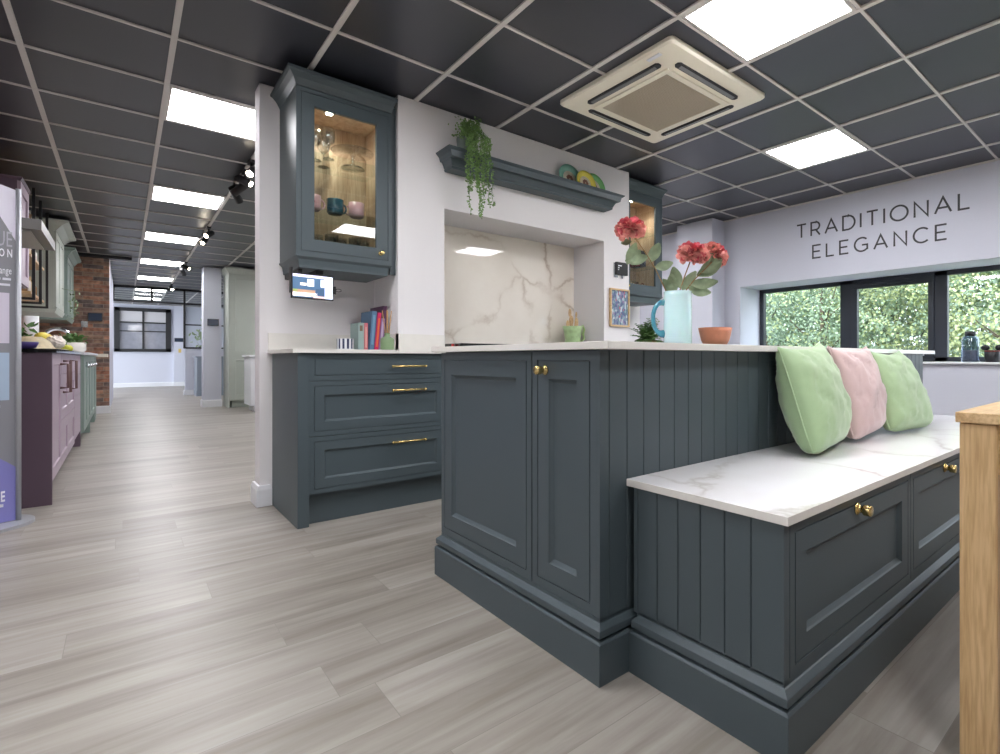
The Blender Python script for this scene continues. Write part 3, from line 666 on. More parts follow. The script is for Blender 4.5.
ms.rings(rows)
build('mantel_shelf', ms, M['paint'], label='slate blue moulded mantel shelf across the chimney breast', cat='shelf')
# ---- trailing plant
def leafquad(mb, p, d, n, L, W, mi=0, fold=.25):
    d = d.normalized(); s = d.cross(n)
    if s.length < 1e-4: s = d.orthogonal()
    s.normalize(); n = s.cross(d)
    mb.add([p, p+d*L*.35+s*W*.5+n*W*fold*.3, p+d*L*.75+s*W*.38+n*W*fold*.2, p+d*L-n*L*.1, p+d*L*.75-s*W*.38+n*W*fold*.2, p+d*L*.35-s*W*.5+n*W*fold*.3, p+d*L*.5], [(0, 1, 2, 6), (6, 2, 3), (0, 6, 4, 5), (6, 3, 4)], mi, True)
def rv(r=R): return Vector((r.uniform(-1, 1), r.uniform(-1, 1), r.uniform(-1, 1))).normalized()
tp = thing('trailing_plant', 'green trailing plant in a grey pot spilling over the left end of the mantel shelf', 'plant', (1.69, 3.10, 2.165))
build('pot', MB().lathe([(0, 2.1655), (.042, 2.1655), (.055, 2.32), (.05, 2.32), (.04, 2.228), (0, 2.228)], (1.69, 3.10, 0), 24, closed=False), mat('grey_green_pot', (112, 122, 118), .6), tp)
lm = MB(); sm = MB(); rr = random.Random(3)
for k in range(34):
    a = rr.uniform(0, 2*PI); p = Vector((1.69+.03*math.cos(a), 3.10+.03*math.sin(a), 2.31)); rad = rr.uniform(.02, .12)
    ex = 1.705+rr.uniform(-.07, .10); ln = rr.choice([.12, .2, .28, .36, .44, .52]) if k > 10 else rr.uniform(.02, .1)
    top = Vector(((p.x+ex)/2, 3.06, 2.36+rr.uniform(0, .09))); edge = Vector((ex, 2.985-rr.uniform(0, .025), 2.27+rr.uniform(0, .06)))
    if ln > .45: ex = 1.685+rr.uniform(-.02, .06); edge.x = ex
    pts = [p, p.lerp(top, .6)+Vector((0, 0, .02)), top, edge.lerp(top, .3)]
    zz = edge.z; q = edge.copy()
    while zz > 2.30-ln:
        pts.append(q.copy()); q = q+Vector((rr.uniform(-.006, .006), rr.uniform(-.003, .003), -.022)); zz = q.z
    sm.tube(pts, .0012, 4)
    for i in range(1, len(pts)):
        for _ in range(4):
            q = pts[i-1].lerp(pts[i], rr.random()); d = rv(rr); d.z -= .4; leafquad(lm, q, d, rv(rr), rr.uniform(.012, .02), rr.uniform(.009, .014))
for _ in range(500):
    q = Vector((1.70, 3.075, 2.36))+Vector((rr.gauss(0, .04), rr.gauss(0, .028), rr.gauss(0, .035))); q.y = min(q.y, 3.185); leafquad(lm, q, rv(rr), rv(rr), .018, .013)
for _ in range(40):
    q = Vector((1.77+rr.gauss(0, .01), 3.08, 2.40+rr.uniform(0, .08))); leafquad(lm, q, rv(rr), rv(rr), .02, .014)
build('foliage', lm, M['leaf'], tp, recalc=False); build('stems', sm, M['leafd'], tp)
# ---- plates
def plate(cx, r, c, label, y, rz):
    t = thing('plate', label, 'plate', (cx, y, 2.166), 0, 'plates leaning on the mantel shelf')
    tilt = Matrix.Rotation(math.radians(78), 4, 'X'); ctr = (cx, y, 2.1665+r*.985)
    pr = [(0, .004), (r*.6, .004), (r*.65, .010), (r, .020), (r, .023), (r*.63, .014), (r*.58, .008), (0, .008)]
    build('dish', MB().lathe(pr, ctr, 40, M4=tilt, closed=False), mat('plate_rim', c, .25), t)
    build('centre', MB().lathe([(0, .0085), (r*.57, .0085), (r*.57, .0092), (0, .0092)], ctr, 36, M4=tilt, closed=False), mat('plate_centre', (226, 218, 196), .25), t, label='cream centre')
    mo = MB(); T = Matrix.Translation(ctr) @ tilt
    for k in range(7):
        a = 2*PI*k/7; mo.add([T @ Vector((r*.18*math.cos(a)+r*.14*math.cos(q), r*.18*math.sin(a)+r*.14*math.sin(q), .0098)) for q in [2*PI*j/8 for j in range(8)]], [tuple(range(8))])
    build('floral_motif', mo, mat('plate_motif', (128, 88, 72), .4), t, recalc=False)
plate(2.625, .116, (138, 190, 172), 'pale turquoise rimmed plate, leftmost of the three on the mantel shelf', 3.150, 0)
plate(2.885, .110, (124, 186, 118), 'green rimmed plate, rightmost of the three on the mantel shelf', 3.150, 0)
plate(2.745, .098, (222, 208, 92), 'yellow rimmed plate standing in front of the other two', 3.10, 0)
# ------------------------------------------------------------------ tablet under wall cabinet
tb = thing('tablet_screen', 'small lit tablet screen on a bracket under the glazed wall cabinet', 'tablet', (.81, 3.3, 1.2))
a0, a1 = Vector((.697, 3.235, 1.215)), Vector((.925, 3.265, 1.215)); U = (a1-a0).normalized(); Nn = Vector((U.y, -U.x, 0)); V = Z_
W_, H_ = (a1-a0).length, .145
build('casing', MB().panel(a0, U, V, Nn, W_, H_, [(0, 0), (.001, .001)], back=-.009), M['black'], tb, bevel=.003)
def scr(parent, name, u0, u1, v0, v1, c, e=1.0, off=.0016, lab=None):
    mb = MB(); O = a0+Nn*off; mb.quad(O+U*u0*W_+V*v0*H_, O+U*u1*W_+V*v0*H_, O+U*u1*W_+V*v1*H_, O+U*u0*W_+V*v1*H_)
    return build(name, mb, mat('screen_'+name, c, .3, emit=c, es=e), parent, recalc=False)
s0 = scr(tb, 'screen', .03, .97, .06, .94, (60, 84, 110), .9)
for nm, a, b_, c_, d, col in (('ceiling_image', .03, .78, .84, .94, (206, 204, 232)), ('side_menu', .78, .97, .06, .94, (206, 212, 242)), ('hood_image', .36, .52, .5, .78, (220, 220, 226)), ('lamp_image', .2, .34, .52, .62, (226, 214, 200)), ('counter_image', .03, .55, .24, .36, (150, 120, 100)), ('table_image', .03, .6, .10, .24, (236, 226, 222)), ('floor_image', .5, .78, .06, .14, (190, 160, 160)), ('island_image', .56, .76, .14, .42, (50, 70, 96)), ('fruit_image', .04, .14, .27, .36, (110, 150, 70)), ('menu_text_block', .8, .95, .25, .45, (120, 130, 190)), ('window_image', .68, .77, .5, .8, (226, 228, 240)), ('wood_image', .42, .54, .1, .2, (150, 110, 90))):
    scr(s0, nm, a, b_, c_, d, col, .9, .0022)
build('wall_bracket', MB().box(.74, .76, 3.27, 3.6, 1.36, 1.385).box(.83, .87, 3.27, 3.6, 1.365, 1.387).box(.70, .71, 3.26, 3.30, 1.25, 1.39), M['black'], tb)
build('side_clip', MB().box(.917, .938, 3.262, 3.272, 1.255, 1.30).tube([Vector((.937, 3.267, 1.28))+Vector((.016*(1-math.cos(t)), 0, .008*math.sin(t))) for t in [2*PI*k/14 for k in range(15)]], .0018, 6), M['black'], tb)
# ------------------------------------------------------------------ books, striped pot, diffuser
def book(x, w, d, h, c, lab, lean=0, y=3.36, spine=None, face=None):
    t = thing('book', lab, 'book', (x, y, .929), 0, 'books on the back worktop')
    Rm = Matrix.Translation((x, y, .929)) @ Matrix.Rotation(lean, 4, 'Y')
    def bx(mb, *a):
        n0 = len(mb.v); mb.box(*a)
        for i in range(n0, len(mb.v)): mb.v[i] = Rm @ mb.v[i]
        return mb
    zz = w*math.sin(abs(lean))+.0006
    cov = MB(); bx(cov, 0, .003, 0, d, zz, h).s; bx(cov, w-.003, w, 0, d, zz, h); bx(cov, .003, w-.003, 0, .003, zz, h)
    build('cover', cov, mat('book_cover', c, .45), t)
    build('pages', bx(MB(), .003, w-.003, .004, d-.004, zz+.004, h-.004), M['white'], t)
    if spine: build('spine_label', bx(MB(), w*.25, w*.75, -.0006, 0, h*spine[0], h*spine[1]), mat('spine_print', spine[2], .5), t)
    return t
book(1.090, .034, .15, .172, (150, 172, 168), 'short pale sage green book at the left of the row', y=3.34, spine=(.7, .9, (120, 100, 80)))
book(1.126, .022, .15, .172, (214, 120, 128), 'short coral pink book beside the sage green one', y=3.34, spine=(.1, .85, (232, 170, 160)))
book(1.150, .030, .20, .248, (82, 116, 146), 'tall steel blue book leaning in the row', lean=.07, y=3.32, spine=(.15, .9, (110, 150, 180)))
book(1.178, .022, .20, .24, (196, 36, 92), 'magenta book leaning next to the tall blue one', lean=.09, y=3.31, spine=(.1, .85, (224, 110, 60)))
book(1.204, .022, .20, .205, (150, 120, 170), 'lilac book with patterned spine behind the green bottle', lean=.09, y=3.31, spine=(.1, .9, (190, 170, 200)))
book(1.228, .022, .24, .285, (82, 40, 78), 'tall dark plum book at the right end of the row', lean=.05, y=3.33, spine=(.1, .9, (104, 60, 96)))
sp = thing('striped_pot', 'small navy and white striped dish left of the books', 'pot', (1.025, 3.36, .929))
r = .048
build('bowl', MB().lathe([(0, .929), (r*.94, .929), (r, .937), (r, 1.0), (r-.004, 1.0), (r-.005, .937), (0, .933)], (1.02, 3.36, 0), 36, closed=False), M['white'], sp)
for k in range(12):
    a = 2*PI*k/12; st = MB()
    vs = [(1.02+(r+.0006)*math.cos(a+q), 3.36+(r+.0006)*math.sin(a+q), z) for z in (.938, .999) for q in (-.12, 0, .12)]
    st.add(vs, [(0, 1, 4, 3), (1, 2, 5, 4)]); build('stripe', st, mat('navy_stripe', (44, 56, 92), .4), sp, recalc=False)
df = thing('reed_diffuser', 'small sage green bottle with reed sticks in front of the books', 'diffuser', (1.185, 3.12, .929))
build('bottle', MB().lathe([(0, .929), (.036, .929), (.040, .937), (.040, .990), (.034, 1.002), (.016, 1.008), (.0145, 1.026), (.017, 1.030), (.011, 1.03), (.011, 1.01), (0, 1.0)], (1.185, 3.12, 0), 26, closed=False), mat('sage_glazed_bottle', (122, 146, 108), .3), df)
for dx, dy in ((-.03, 0), (.022, -.01), (.03, .015), (.008, .02), (-.01, -.02)): build('reed', MB().tube([(1.185, 3.12, .95), (1.185+dx, 3.12+dy, 1.165)], .0026, 5), mat('reed_wood', (196, 152, 100), .7), df)
# ------------------------------------------------------------------ pier: thermostat, picture
th = thing('wall_controller', 'small black square wall controller with white marks on the pier', 'wall controller', (3.235, 3.195, 1.60))
build('body', MB().box(3.172, 3.312, 3.172, 3.194, 1.60, 1.708), M['black'], th, bevel=.003)
build('bracket', MB().box(3.155, 3.20, 3.185, 3.194, 1.575, 1.70).box(3.24, 3.26, 3.18, 3.19, 1.57, 1.60), M['steel'], th)
for a, b_, z in ((3.19, 3.235, 1.672), (3.19, 3.205, 1.655), (3.19, 3.20, 1.638), (3.295, 3.302, 1.697)): build('white_mark', MB().box(a, b_, 3.1712, 3.172, z, z+.009), M['white'], th)
pf = thing('picture_frame', 'small oak framed floral picture on the right pier of the chimney breast', 'picture', (3.22, 3.17, 1.15))
O = Vector((3.10, 3.17, 1.152)); w, h = .232, .325
rs = [[O+Vector((i_, -d, i_)), O+Vector((w-i_, -d, i_)), O+Vector((w-i_, -d, h-i_)), O+Vector((i_, -d, h-i_))] for i_, d in ((0, -.022), (0, 0), (.014, 0), (.014, -.012))]
build('frame', MB().rings(rs, False, False), M['oak_top'], pf)
def art_mat():
    m, nt, b = newmat('abstract_floral_print'); L = nt.links.new
    mp = mapping(nt, scale=(70, 70, 46)); v = N(nt, 'ShaderNodeTexVoronoi'); v.inputs['Scale'].default_value = 1; L(mp.outputs[0], v.inputs['Vector'])
    sp = N(nt, 'ShaderNodeSeparateColor'); L(v.outputs['Color'], sp.inputs[0])
    r = ramp(nt, (0, (88, 100, 138)), (.25, (112, 124, 156)), (.45, (140, 164, 174)), (.6, (98, 126, 140)), (.75, (190, 200, 208)), (.88, (176, 104, 122)), (.93, (146, 126, 160))); r.color_ramp.interpolation = 'CONSTANT'
    L(sp.outputs[0], r.inputs['Fac']); L(r.outputs[0], b.inputs['Base Color']); b.inputs['Roughness'].default_value = .5; return m
build('print', MB().box(O.x+.012, O.x+w-.012, O.y+.010, O.y+.014, O.z+.012, O.z+h-.012), art_mat(), pf)
# green jug with utensils
gj = thing('utensil_jug', 'green leaf-shaped jug holding wooden utensils in the hob recess', 'jug', (2.90, 3.42, .976))
GJ = Vector((2.89, 3.42, .9765))
build('vessel', MB().lathe([(0, 0), (.062, 0), (.072, .012), (.066, .06), (.076, .13), (.088, .175), (.08, .172), (.068, .13), (.058, .06), (0, .02)], GJ, 28, closed=False), mat('green_leaf_glaze', (178, 206, 152), .35, var=.2, vscale=25), gj)
hp = [GJ+Vector(q) for q in ((.07, -.01, .16), (.098, -.02, .185), (.112, -.02, .15), (.10, -.02, .115), (.112, -.02, .075), (.075, -.01, .035))]
build('handle', MB().tube(hp, .010, 8), mat('green_leaf_glaze_handle', (186, 212, 150), .35), gj)
for dx, dy, L_, wd in ((-.02, 0, .34, .018), (.03, .01, .33, .012), (.0, .02, .27, .026), (-.04, -.01, .24, .018), (.015, -.02, .26, .022)):
    p0 = GJ+Vector((0, 0, .05)); p1 = p0+Vector((dx*1.6, dy, L_-.10))
    mb = MB().tube([p0, p1], .006, 6)
    mb.ellipsoid(p1, (wd, .005, wd*2), 12, 8); build('wooden_utensil', mb, M['oak_top'], gj)
# fern pot behind island
fp = thing('fern_pot', 'small bushy green fern in a brown pot on the worktop beyond the chimney breast', 'plant', (3.62, 3.2, .929))
build('pot', MB().lathe([(0, .929), (.07, .929), (.085, 1.0), (.08, 1.045), (.074, 1.045), (0, 1.03)], (3.60, 3.2, 0), 24, closed=False), mat('brown_woven_pot', (150, 120, 92), .8, var=.3, vscale=40), fp)
fm = MB()
for k in range(90):
    a = rr.uniform(0, 2*PI); el = rr.uniform(.2, 1.4); L_ = rr.uniform(.13, .25)
    p = Vector((3.60, 3.2, 1.03)); d = Vector((math.cos(a)*math.cos(el), math.sin(a)*math.cos(el), math.sin(el)))
    pts = [p+d*L_*q+Vector((0, 0, -.09*q*q*math.cos(el))) for q in [i/8 for i in range(9)]]
    fm.tube(pts, .0015, 4)
    for i in range(1, 9):
        t_ = (pts[i]-pts[i-1]).normalized(); sd = t_.cross(Z_).normalized(); ll = .045*(1-i/12)
        for sg in (1, -1): leafquad(fm, pts[i], sd*sg+t_*.5, Z_+rv(rr)*.5, ll*1.3, .024)
for v in fm.v: v.z = max(v.z, .935)
build('fronds', fm, M['leafd'], fp, recalc=False)
# ------------------------------------------------------------------ island objects: jug, flowers, bowl, board
jx, jy, jz = 1.79, 1.42, .928
jg = thing('glass_jug', 'tall milky aqua glass jug with a turquoise handle on the island', 'jug', (jx, jy, jz))
pr = [(0, 0), (.056, 0), (.0605, .006), (.060, .10), (.059, .22), (.0595, .238), (.056, .238), (.0555, .22), (.056, .10), (.054, .012), (0, .010)]
build('vessel', MB().lathe([(r, z+jz) for r, z in pr], (jx, jy, 0), 40, closed=False), M['jug'], jg)
left = Vector((-math.cos(.72), math.sin(.72), 0)); hp = []
for k in range(15):
    t = k/14; a = PI*(.5-t); hp.append(Vector((jx, jy, jz))+left*(.054+.052*math.cos(a)**.7 if abs(a) < PI/2-1e-6 else .054)+Z_*(.125+.068*math.sin(a)))
build('handle', MB().tube(hp, .0095, 12, taper=[1.6, 1.3]+[1]*10+[1.2, 1.6, 2]), M['jugh'], jg)
def flower(ctr, axis, rad, label, stem_pts, leaves, seed):
    rr = random.Random(seed); ctr = Vector(ctr); ax = Vector(axis).normalized()
    t = thing('flower', label, 'flower', tuple(stem_pts[0]), 0, 'artificial flowers in the aqua jug')
    q = ax.to_track_quat('Z', 'Y').to_matrix()
    mb = MB()
    for k in range(260):
        u = (k+.5)/260; el = math.acos(1-1.45*u); az = k*2.39996
        d = q @ Vector((math.sin(el)*math.cos(az), math.sin(el)*math.sin(az), math.cos(el)*.62))
        tn = q @ Vector((math.cos(az)*math.cos(el), math.sin(az)*math.cos(el), -math.sin(el)))
        L_ = rad*rr.uniform(.36, .50); p = ctr+d*rad*.5
        dd = (d*1.0+tn*rr.uniform(.0, .5)+rv(rr)*.22)
        mi = 1 if (rr.random() < .22 or u < .10) else 0
        # cupped petal
        dd.normalize(); s = dd.cross(rv(rr)); s.normalize(); n = s.cross(dd); Wd = rad*rr.uniform(.30, .44)
        vs = []
        for i in range(4):
            v_ = i/3; w_ = Wd*(.45+.75*v_ if i < 3 else .7)
            for j in (-1, 0, 1): vs.append(p+dd*L_*(v_+(.08 if j == 0 and i == 3 else 0))+s*j*w_*.5+n*(abs(j)*.10*Wd*3*.5-.25*L_*v_*v_))
        fs = [(i*3+j, i*3+j+1, i*3+j+4, i*3+j+3) for i in range(3) for j in range(2)]
        mb.add(vs, fs, mi, True)
    mb.ellipsoid(ctr, (rad*.55, rad*.55, rad*.45), 12, 8, 1)
    build('flower_head', mb, [M['petal'], M['petald']], t, recalc=False)
    st = build('stem', MB().tube(stem_pts, .0028, 6), M['stem'], t)
    for p, d, L_, Wd in leaves:
        lb = MB(); p = Vector(p); d = Vector(d).normalized(); s = d.cross(Vector((-.6, -.75, .2))).normalized(); n = s.cross(d); vs = []
        for i in range(7):
            v_ = i/6; w_ = Wd*math.sin(PI*min(1, v_*.93+.04))**.8*.5
            for j in (-1, -.5, 0, .5, 1): vs.append(p+d*L_*v_+s*j*w_+n*(abs(j)*Wd*.12)-n*L_*.12*math.sin(v_*PI))
        fs = [(i*5+j, i*5+j+1, i*5+j+6, i*5+j+5) for i in range(6) for j in range(4)]
        lb.add(vs, fs, 0, True); build('leaf', lb, M['leafs'], t, recalc=False)
    return t
# screen-plane axes at the jug
CR = Vector((math.cos(.72), -math.sin(.72), 0)); CF = Vector((math.sin(.72), math.cos(.72), 0))
def jp(px, py, dd=0):   # a point near the jug, from sightline angles
    d = 2.245+dd; return CF*d+CR*((px-582.4)/523.2*d)+Z_*(.882-(py-358)/523.2*d)
rim = 294
flower(jp(630, 229.5), (-.35, -.3, .9), .070, 'left coral mum flower bending out of the jug towards the wall cabinet',
       [jp(669, 318, .0), jp(667, 293, .0), jp(655, 268), jp(645, 252), jp(634, 236)],
       [(jp(636, 243), (jp(624, 272)-jp(636, 243)), .10, .045), (jp(640, 250), jp(630, 268)-jp(640, 250), .075, .04), (jp(650, 262), jp(656, 250)-jp(650, 262), .09, .05), (jp(648, 257), jp(622, 262)-jp(648, 257), .10, .05), (jp(655, 268), jp(668, 262)-jp(655, 268)+Z_*-.01, .08, .045), (jp(632, 240), jp(620, 244)-jp(632, 240), .05, .03)], 11)
flower(jp(693, 254, -.03), (-.2, -.35, .9), .072, 'middle coral mum flower upright above the jug rim',
       [jp(677, 318), jp(679, 293), jp(684, 278), jp(690, 262)],
       [(jp(680, 288), jp(684, 266)-jp(680, 288)+CR*-.05, .095, .055), (jp(682, 290), jp(694, 274)-jp(682, 290), .10, .045), (jp(677, 293), jp(664, 281)-jp(677, 293), .085, .045), (jp(675, 292), jp(671, 276)-jp(675, 292), .08, .05)], 12)
flower(jp(714, 255, .05), (.4, -.3, .85), .068, 'right coral mum flower partly behind the middle one',
       [jp(682, 318), jp(684, 293), jp(694, 280), jp(712, 262)],
       [(jp(690, 284), jp(715, 282)-jp(690, 284), .12, .05), (jp(700, 272), jp(724, 258)-jp(700, 272), .11, .055), (jp(688, 288), jp(706, 292)-jp(688, 288), .10, .05), (jp(710, 262), jp(716, 243)-jp(710, 262), .075, .035), (jp(697, 276), jp(712, 268)-jp(697, 276), .12, .055)], 13)
build('glass_board', MB().rings([rrect(1.68, 2.16, 1.22, 1.50, .03, .9275), rrect(1.68, 2.16, 1.22, 1.50, .03, .9335)]) if False else MB().rings([rrect(1.88, 2.22, 1.22, 1.52, .03, .9275), rrect(1.88, 2.22, 1.22, 1.52, .03, .9335)]), M['teal_glass'], label='flat pale teal glass board under the terracotta bowl', cat='board')
build('terracotta_bowl', MB().lathe([(0, .934), (.044, .934), (.05, .938), (.062, .962), (.071, 1.0), (.074, 1.016), (.069, 1.016), (.058, .965), (.045, .943), (0, .941)], (1.985, 1.365, 0), 40, closed=False), M['terra'], label='terracotta pink bowl beside the jug on the island', cat='bowl')
# ------------------------------------------------------------------ oak table front right
ot = thing('oak_table', 'light oak table at the right edge, only one corner and leg in view', 'table', (2.1, -.3, 0))
TX, TY = 1.347, .318
build('tabletop', MB().box(TX, TX+1.5, TY-.85, TY, .744, .766), M['oak_top'], ot, bevel=.0015)
for lx, ly in ((TX+.006, TY-.072), (TX+1.43, TY-.072), (TX+.006, TY-.84), (TX+1.43, TY-.84)):
    build('leg', MB().box(lx, lx+.066, ly, ly+.066, 0, .7435), M['oak'], ot, bevel=.003)
ap = MB().box(TX+.072, TX+1.43, TY-.060, TY-.038, .64, .7435).box(TX+.072, TX+1.43, TY-.82, TY-.80, .64, .7435).box(TX+.014, TX+.036, TY-.774, TY-.072, .64, .7435).box(TX+1.45, TX+1.47, TY-.774, TY-.072, .64, .7435)
build('apron', ap, M['oak_top'], ot)
# ------------------------------------------------------------------ wall lettering
def strokes(ch):
    def arc(cx, cy, rx, ry, a0, a1, n=18): return [(cx+rx*math.cos(math.radians(a0+(a1-a0)*k/n)), cy+ry*math.sin(math.radians(a0+(a1-a0)*k/n))) for k in range(n+1)]
    D = {'T': (.72, [[(0, 1), (.72, 1)], [(.36, 1), (.36, 0)]]),
         'R': (.66, [[(0, 0), (0, 1), (.36, 1)]+arc(.36, .71, .27, .29, 90, -90)+[(0, .42)], [(.36, .42), (.66, 0)]]),
         'A': (.88, [[(0, 0), (.44, 1), (.88, 0)], [(.15, .33), (.73, .33)]]),
         'D': (.82, [[(0, 0), (0, 1), (.34, 1)]+arc(.34, .5, .48, .5, 90, -90)+[(0, 0)]]),
         'I': (.0, [[(0, 0), (0, 1)]]),
         'O': (1.04, [arc(.52, .5, .52, .5, 0, 360, 40)]),
         'N': (.76, [[(0, 0), (0, 1), (.76, 0), (.76, 1)]]),
         'L': (.56, [[(0, 1), (0, 0), (.56, 0)]]),
         'E': (.62, [[(.62, 1), (0, 1), (0, 0), (.62, 0)], [(0, .51), (.55, .51)]]),
         'G': (.90, [arc(.5, .5, .5, .5, 48, 318, 30)+[(.89, .16), (.89, .46), (.52, .46)]]),
         'C': (.86, [arc(.5, .5, .5, .5, 46, 314, 30)])}
    return D[ch]
def ribbon(mb, pts, w, T):
    n = len(pts); closed = (Vector(pts[0])-Vector(pts[-1])).length < 1e-5
    L_, R_ = [], []
    for i, p in enumerate(pts):
        p = Vector((p[0], p[1]));
        a = Vector(pts[i-1])-p if i > 0 else (Vector(pts[-2])-p if closed else None)
        b = Vector(pts[i+1])-p if i < n-1 else (Vector(pts[1])-p if closed else None)
        d1 = (-a).normalized() if a is not None else b.normalized(); d2 = b.normalized() if b is not None else d1
        n1 = Vector((-d1.y, d1.x)); n2 = Vector((-d2.y, d2.x)); m = (n1+n2); m = m.normalized() if m.length > 1e-3 else n1
        k = min(1/max(.3, m.dot(n1)), 2.2); e = Vector((0, 0))
        if a is None: e = -d1*w*.5*0
        L_.append(p+m*w*.5*k); R_.append(p-m*w*.5*k)
    for i in range(n-1):
        q = [L_[i], L_[i+1], R_[i+1], R_[i]]
        f = [T(v.x, v.y, .003) for v in q]; bk = [T(v.x, v.y, 0) for v in q]
        mb.add(f+bk, [(0, 1, 2, 3), (7, 6, 5, 4), (0, 4, 5, 1), (1, 5, 6, 2), (2, 6, 7, 3), (3, 7, 4, 0)])
M['vinyl'] = mat('charcoal_lettering_vinyl', (62, 62, 66), .6)
def word(txt, y_start, y_end, z0, cap, label):
    t = thing('wall_lettering', label, 'lettering', (XR, (y_start+y_end)/2, z0), 0, 'words on the window wall')
    tot = sum(strokes(c)[0] for c in txt); gap = (abs(y_end-y_start)/cap-tot)/(len(txt)-1); x = 0
    for c in txt:
        wdt, ss = strokes(c); mb = MB()
        T = lambda u, v, d, x=x: Vector((XR-.0005-d, y_start-(x+u)*cap, z0+v*cap))
        for st in ss: ribbon(mb, st, .122, T)
        build('letter', mb, M['vinyl'], t); x += wdt+gap
word('TRADITIONAL', 2.70, 1.178, 2.163, .137, 'dark word TRADITIONAL lettered on the wall above the windows')
word('ELEGANCE', 2.528, 1.344, 1.927, .131, 'dark word ELEGANCE lettered on the wall below the first word')
# window sill things
jr = thing('drink_dispenser', 'clear glass jar with a black lid on the window sill', 'jar', (5.5, 1.17, .846))
yy, xx = 1.20, 5.55
build('jar_body', MB().lathe([(0, .847), (.062, .847), (.066, .86), (.066, 1.04), (.056, 1.065), (.04, 1.075), (.036, 1.075), (.05, 1.062), (.062, 1.038), (.062, .862), (0, .855)], (xx, yy, 0), 30, closed=False), glassmat('blue_tinged_glass', (214, 222, 236), .2), jr)
build('lid', MB().lathe([(0, 1.075), (.037, 1.075), (.04, 1.09), (.04, 1.11), (.03, 1.115), (0, 1.115)], (xx, yy, 0), 24, closed=False), M['black'], jr)
build('jar_filling', MB().lathe([(0, .86), (.055, .86), (.055, .95), (0, .95)], (xx, yy, 0), 20, closed=False), mat('beige_contents', (170, 162, 150), .7), jr)
bk = thing('black_pot', 'small black pot with two ear-like flaps on the window sill', 'pot', (5.55, 1.05, .846))
bb = MB().lathe([(0, .847), (.048, .847), (.055, .88), (.055, .95), (.05, .95), (0, .93)], (5.55, 1.045, 0), 24, closed=False)
for sg in (-1, 1): bb.ellipsoid((5.55, 1.045+sg*.048, .97), (.02, .032, .026), 12, 8)
build('pot_body', bb, M['black'], bk); build('red_band', MB().lathe([(.0555, .935), (.0562, .935), (.0562, .945), (.0555, .945)], (5.55, 1.045, 0), 24, closed=False), mat('dull_red_band', (120, 60, 54), .6), bk)
# ------------------------------------------------------------------ left kitchen run
PX = -.323
pc = thing('mauve_base_cabinets', 'mauve base cabinet run with drawers along the left brick wall', 'base cabinet', (-.6, 5.9, 0))
build('end_panel', MB().box(-.93, PX, 4.462, 4.49, 0, .915), M['purple_dk'], pc, label='plum coloured end panel')
build('carcass', MB().box(-.93, PX-.021, 4.49, 7.3, .13, .915), M['purple'], pc)
build('plinth', MB().box(-.9, PX-.06, 4.49, 7.3, 0, .13), M['purple_dk'], pc)
build('end_leg', MB().box(-.9, PX-.002, 7.22, 7.30, 0, .15), M['purple_dk'], pc)
def dfx(parent, y0, y1, z0, z1, x, m, prof, name='door'):
    return build(name, MB().panel((x, y0, z0), Y_, Z_, X_, y1-y0, z1-z0, prof), m, parent)
SP = [(0, 0), (.07, 0), (.075, -.008)]
PZ = [(.135, .445), (.45, .765), (.77, .91)]
def dhandle(parent, y, z0, z1, x, m):
    build('handle', MB().tube([(x, y, z0), (x+.04, y, z0), (x+.04, y, z1), (x, y, z1)], .009, 6), m, parent)
hm = mat('dark_bronze_handle', (104, 78, 76), .5)
d = dfx(pc, 4.495, 5.09, .135, .91, PX, M['purple'], SP); dhandle(d, 5.0, .68, .84, PX, hm)
for k, (y0, y1) in enumerate(((5.095, 5.69), (5.695, 6.39))):
    for z0, z1 in PZ:
        d = dfx(pc, y0, y1, z0, z1, PX, M['purple'], SP if z1-z0 > .2 else [(0, 0), (.001, .001)], 'drawer')
    dhandle(d, y0+.12, .64, .86, PX, hm)
for k in range(4): dfx(pc, 6.395, 7.20, .16+k*.19, .345+k*.19, PX, M['purple'], [(0, 0), (.002, .001)], 'drawer')
build('black_worktop', MB().box(-.94, PX+.02, 4.45, 7.35, .9155, .938), M['blackgloss'], label='thin black worktop on the mauve cabinets', cat='worktop')
gc = thing('sage_base_cabinets', 'sage green base cabinet run beyond the mauve one', 'base cabinet', (-.6, 8.6, 0))
GX = -.30
build('carcass', MB().box(-.93, GX-.021, 7.32, 9.9, .13, .915), M['sage'], gc)
build('plinth', MB().box(-.9, GX-.07, 7.32, 9.9, 0, .13), M['sage'], gc)
build('end_leg', MB().box(-.5, GX, 9.82, 9.9, 0, .15), M['sage'], gc)
build('end_leg', MB().box(-.5, GX, 8.5, 8.58, 0, .15), M['sage'], gc)
for k in range(4): d = dfx(gc, 7.33+k*.645, 7.33+k*.645+.64, .135, .91, GX, M['sage'], SP); build('knob', MB().ellipsoid((GX+.025, 7.42+k*.645, .8), (.02, .02, .02), 10, 8), M['chrome'], d)
build('white_worktop', MB().box(-.94, GX+.03, 7.36, 9.95, .9155, .94), M['white'], label='white worktop slab on the sage green cabinets', cat='worktop')
build('breakfast_ledge', MB().box(-.60, -.17, 9.96, 10.5, .895, .94), mat('beige_laminate', (214, 206, 192), .5), gc, label='beige raised ledge at the end')
build('ledge_support', MB().box(-.60, -.30, 10.0, 10.45, 0, .895), M['sage'], gc)
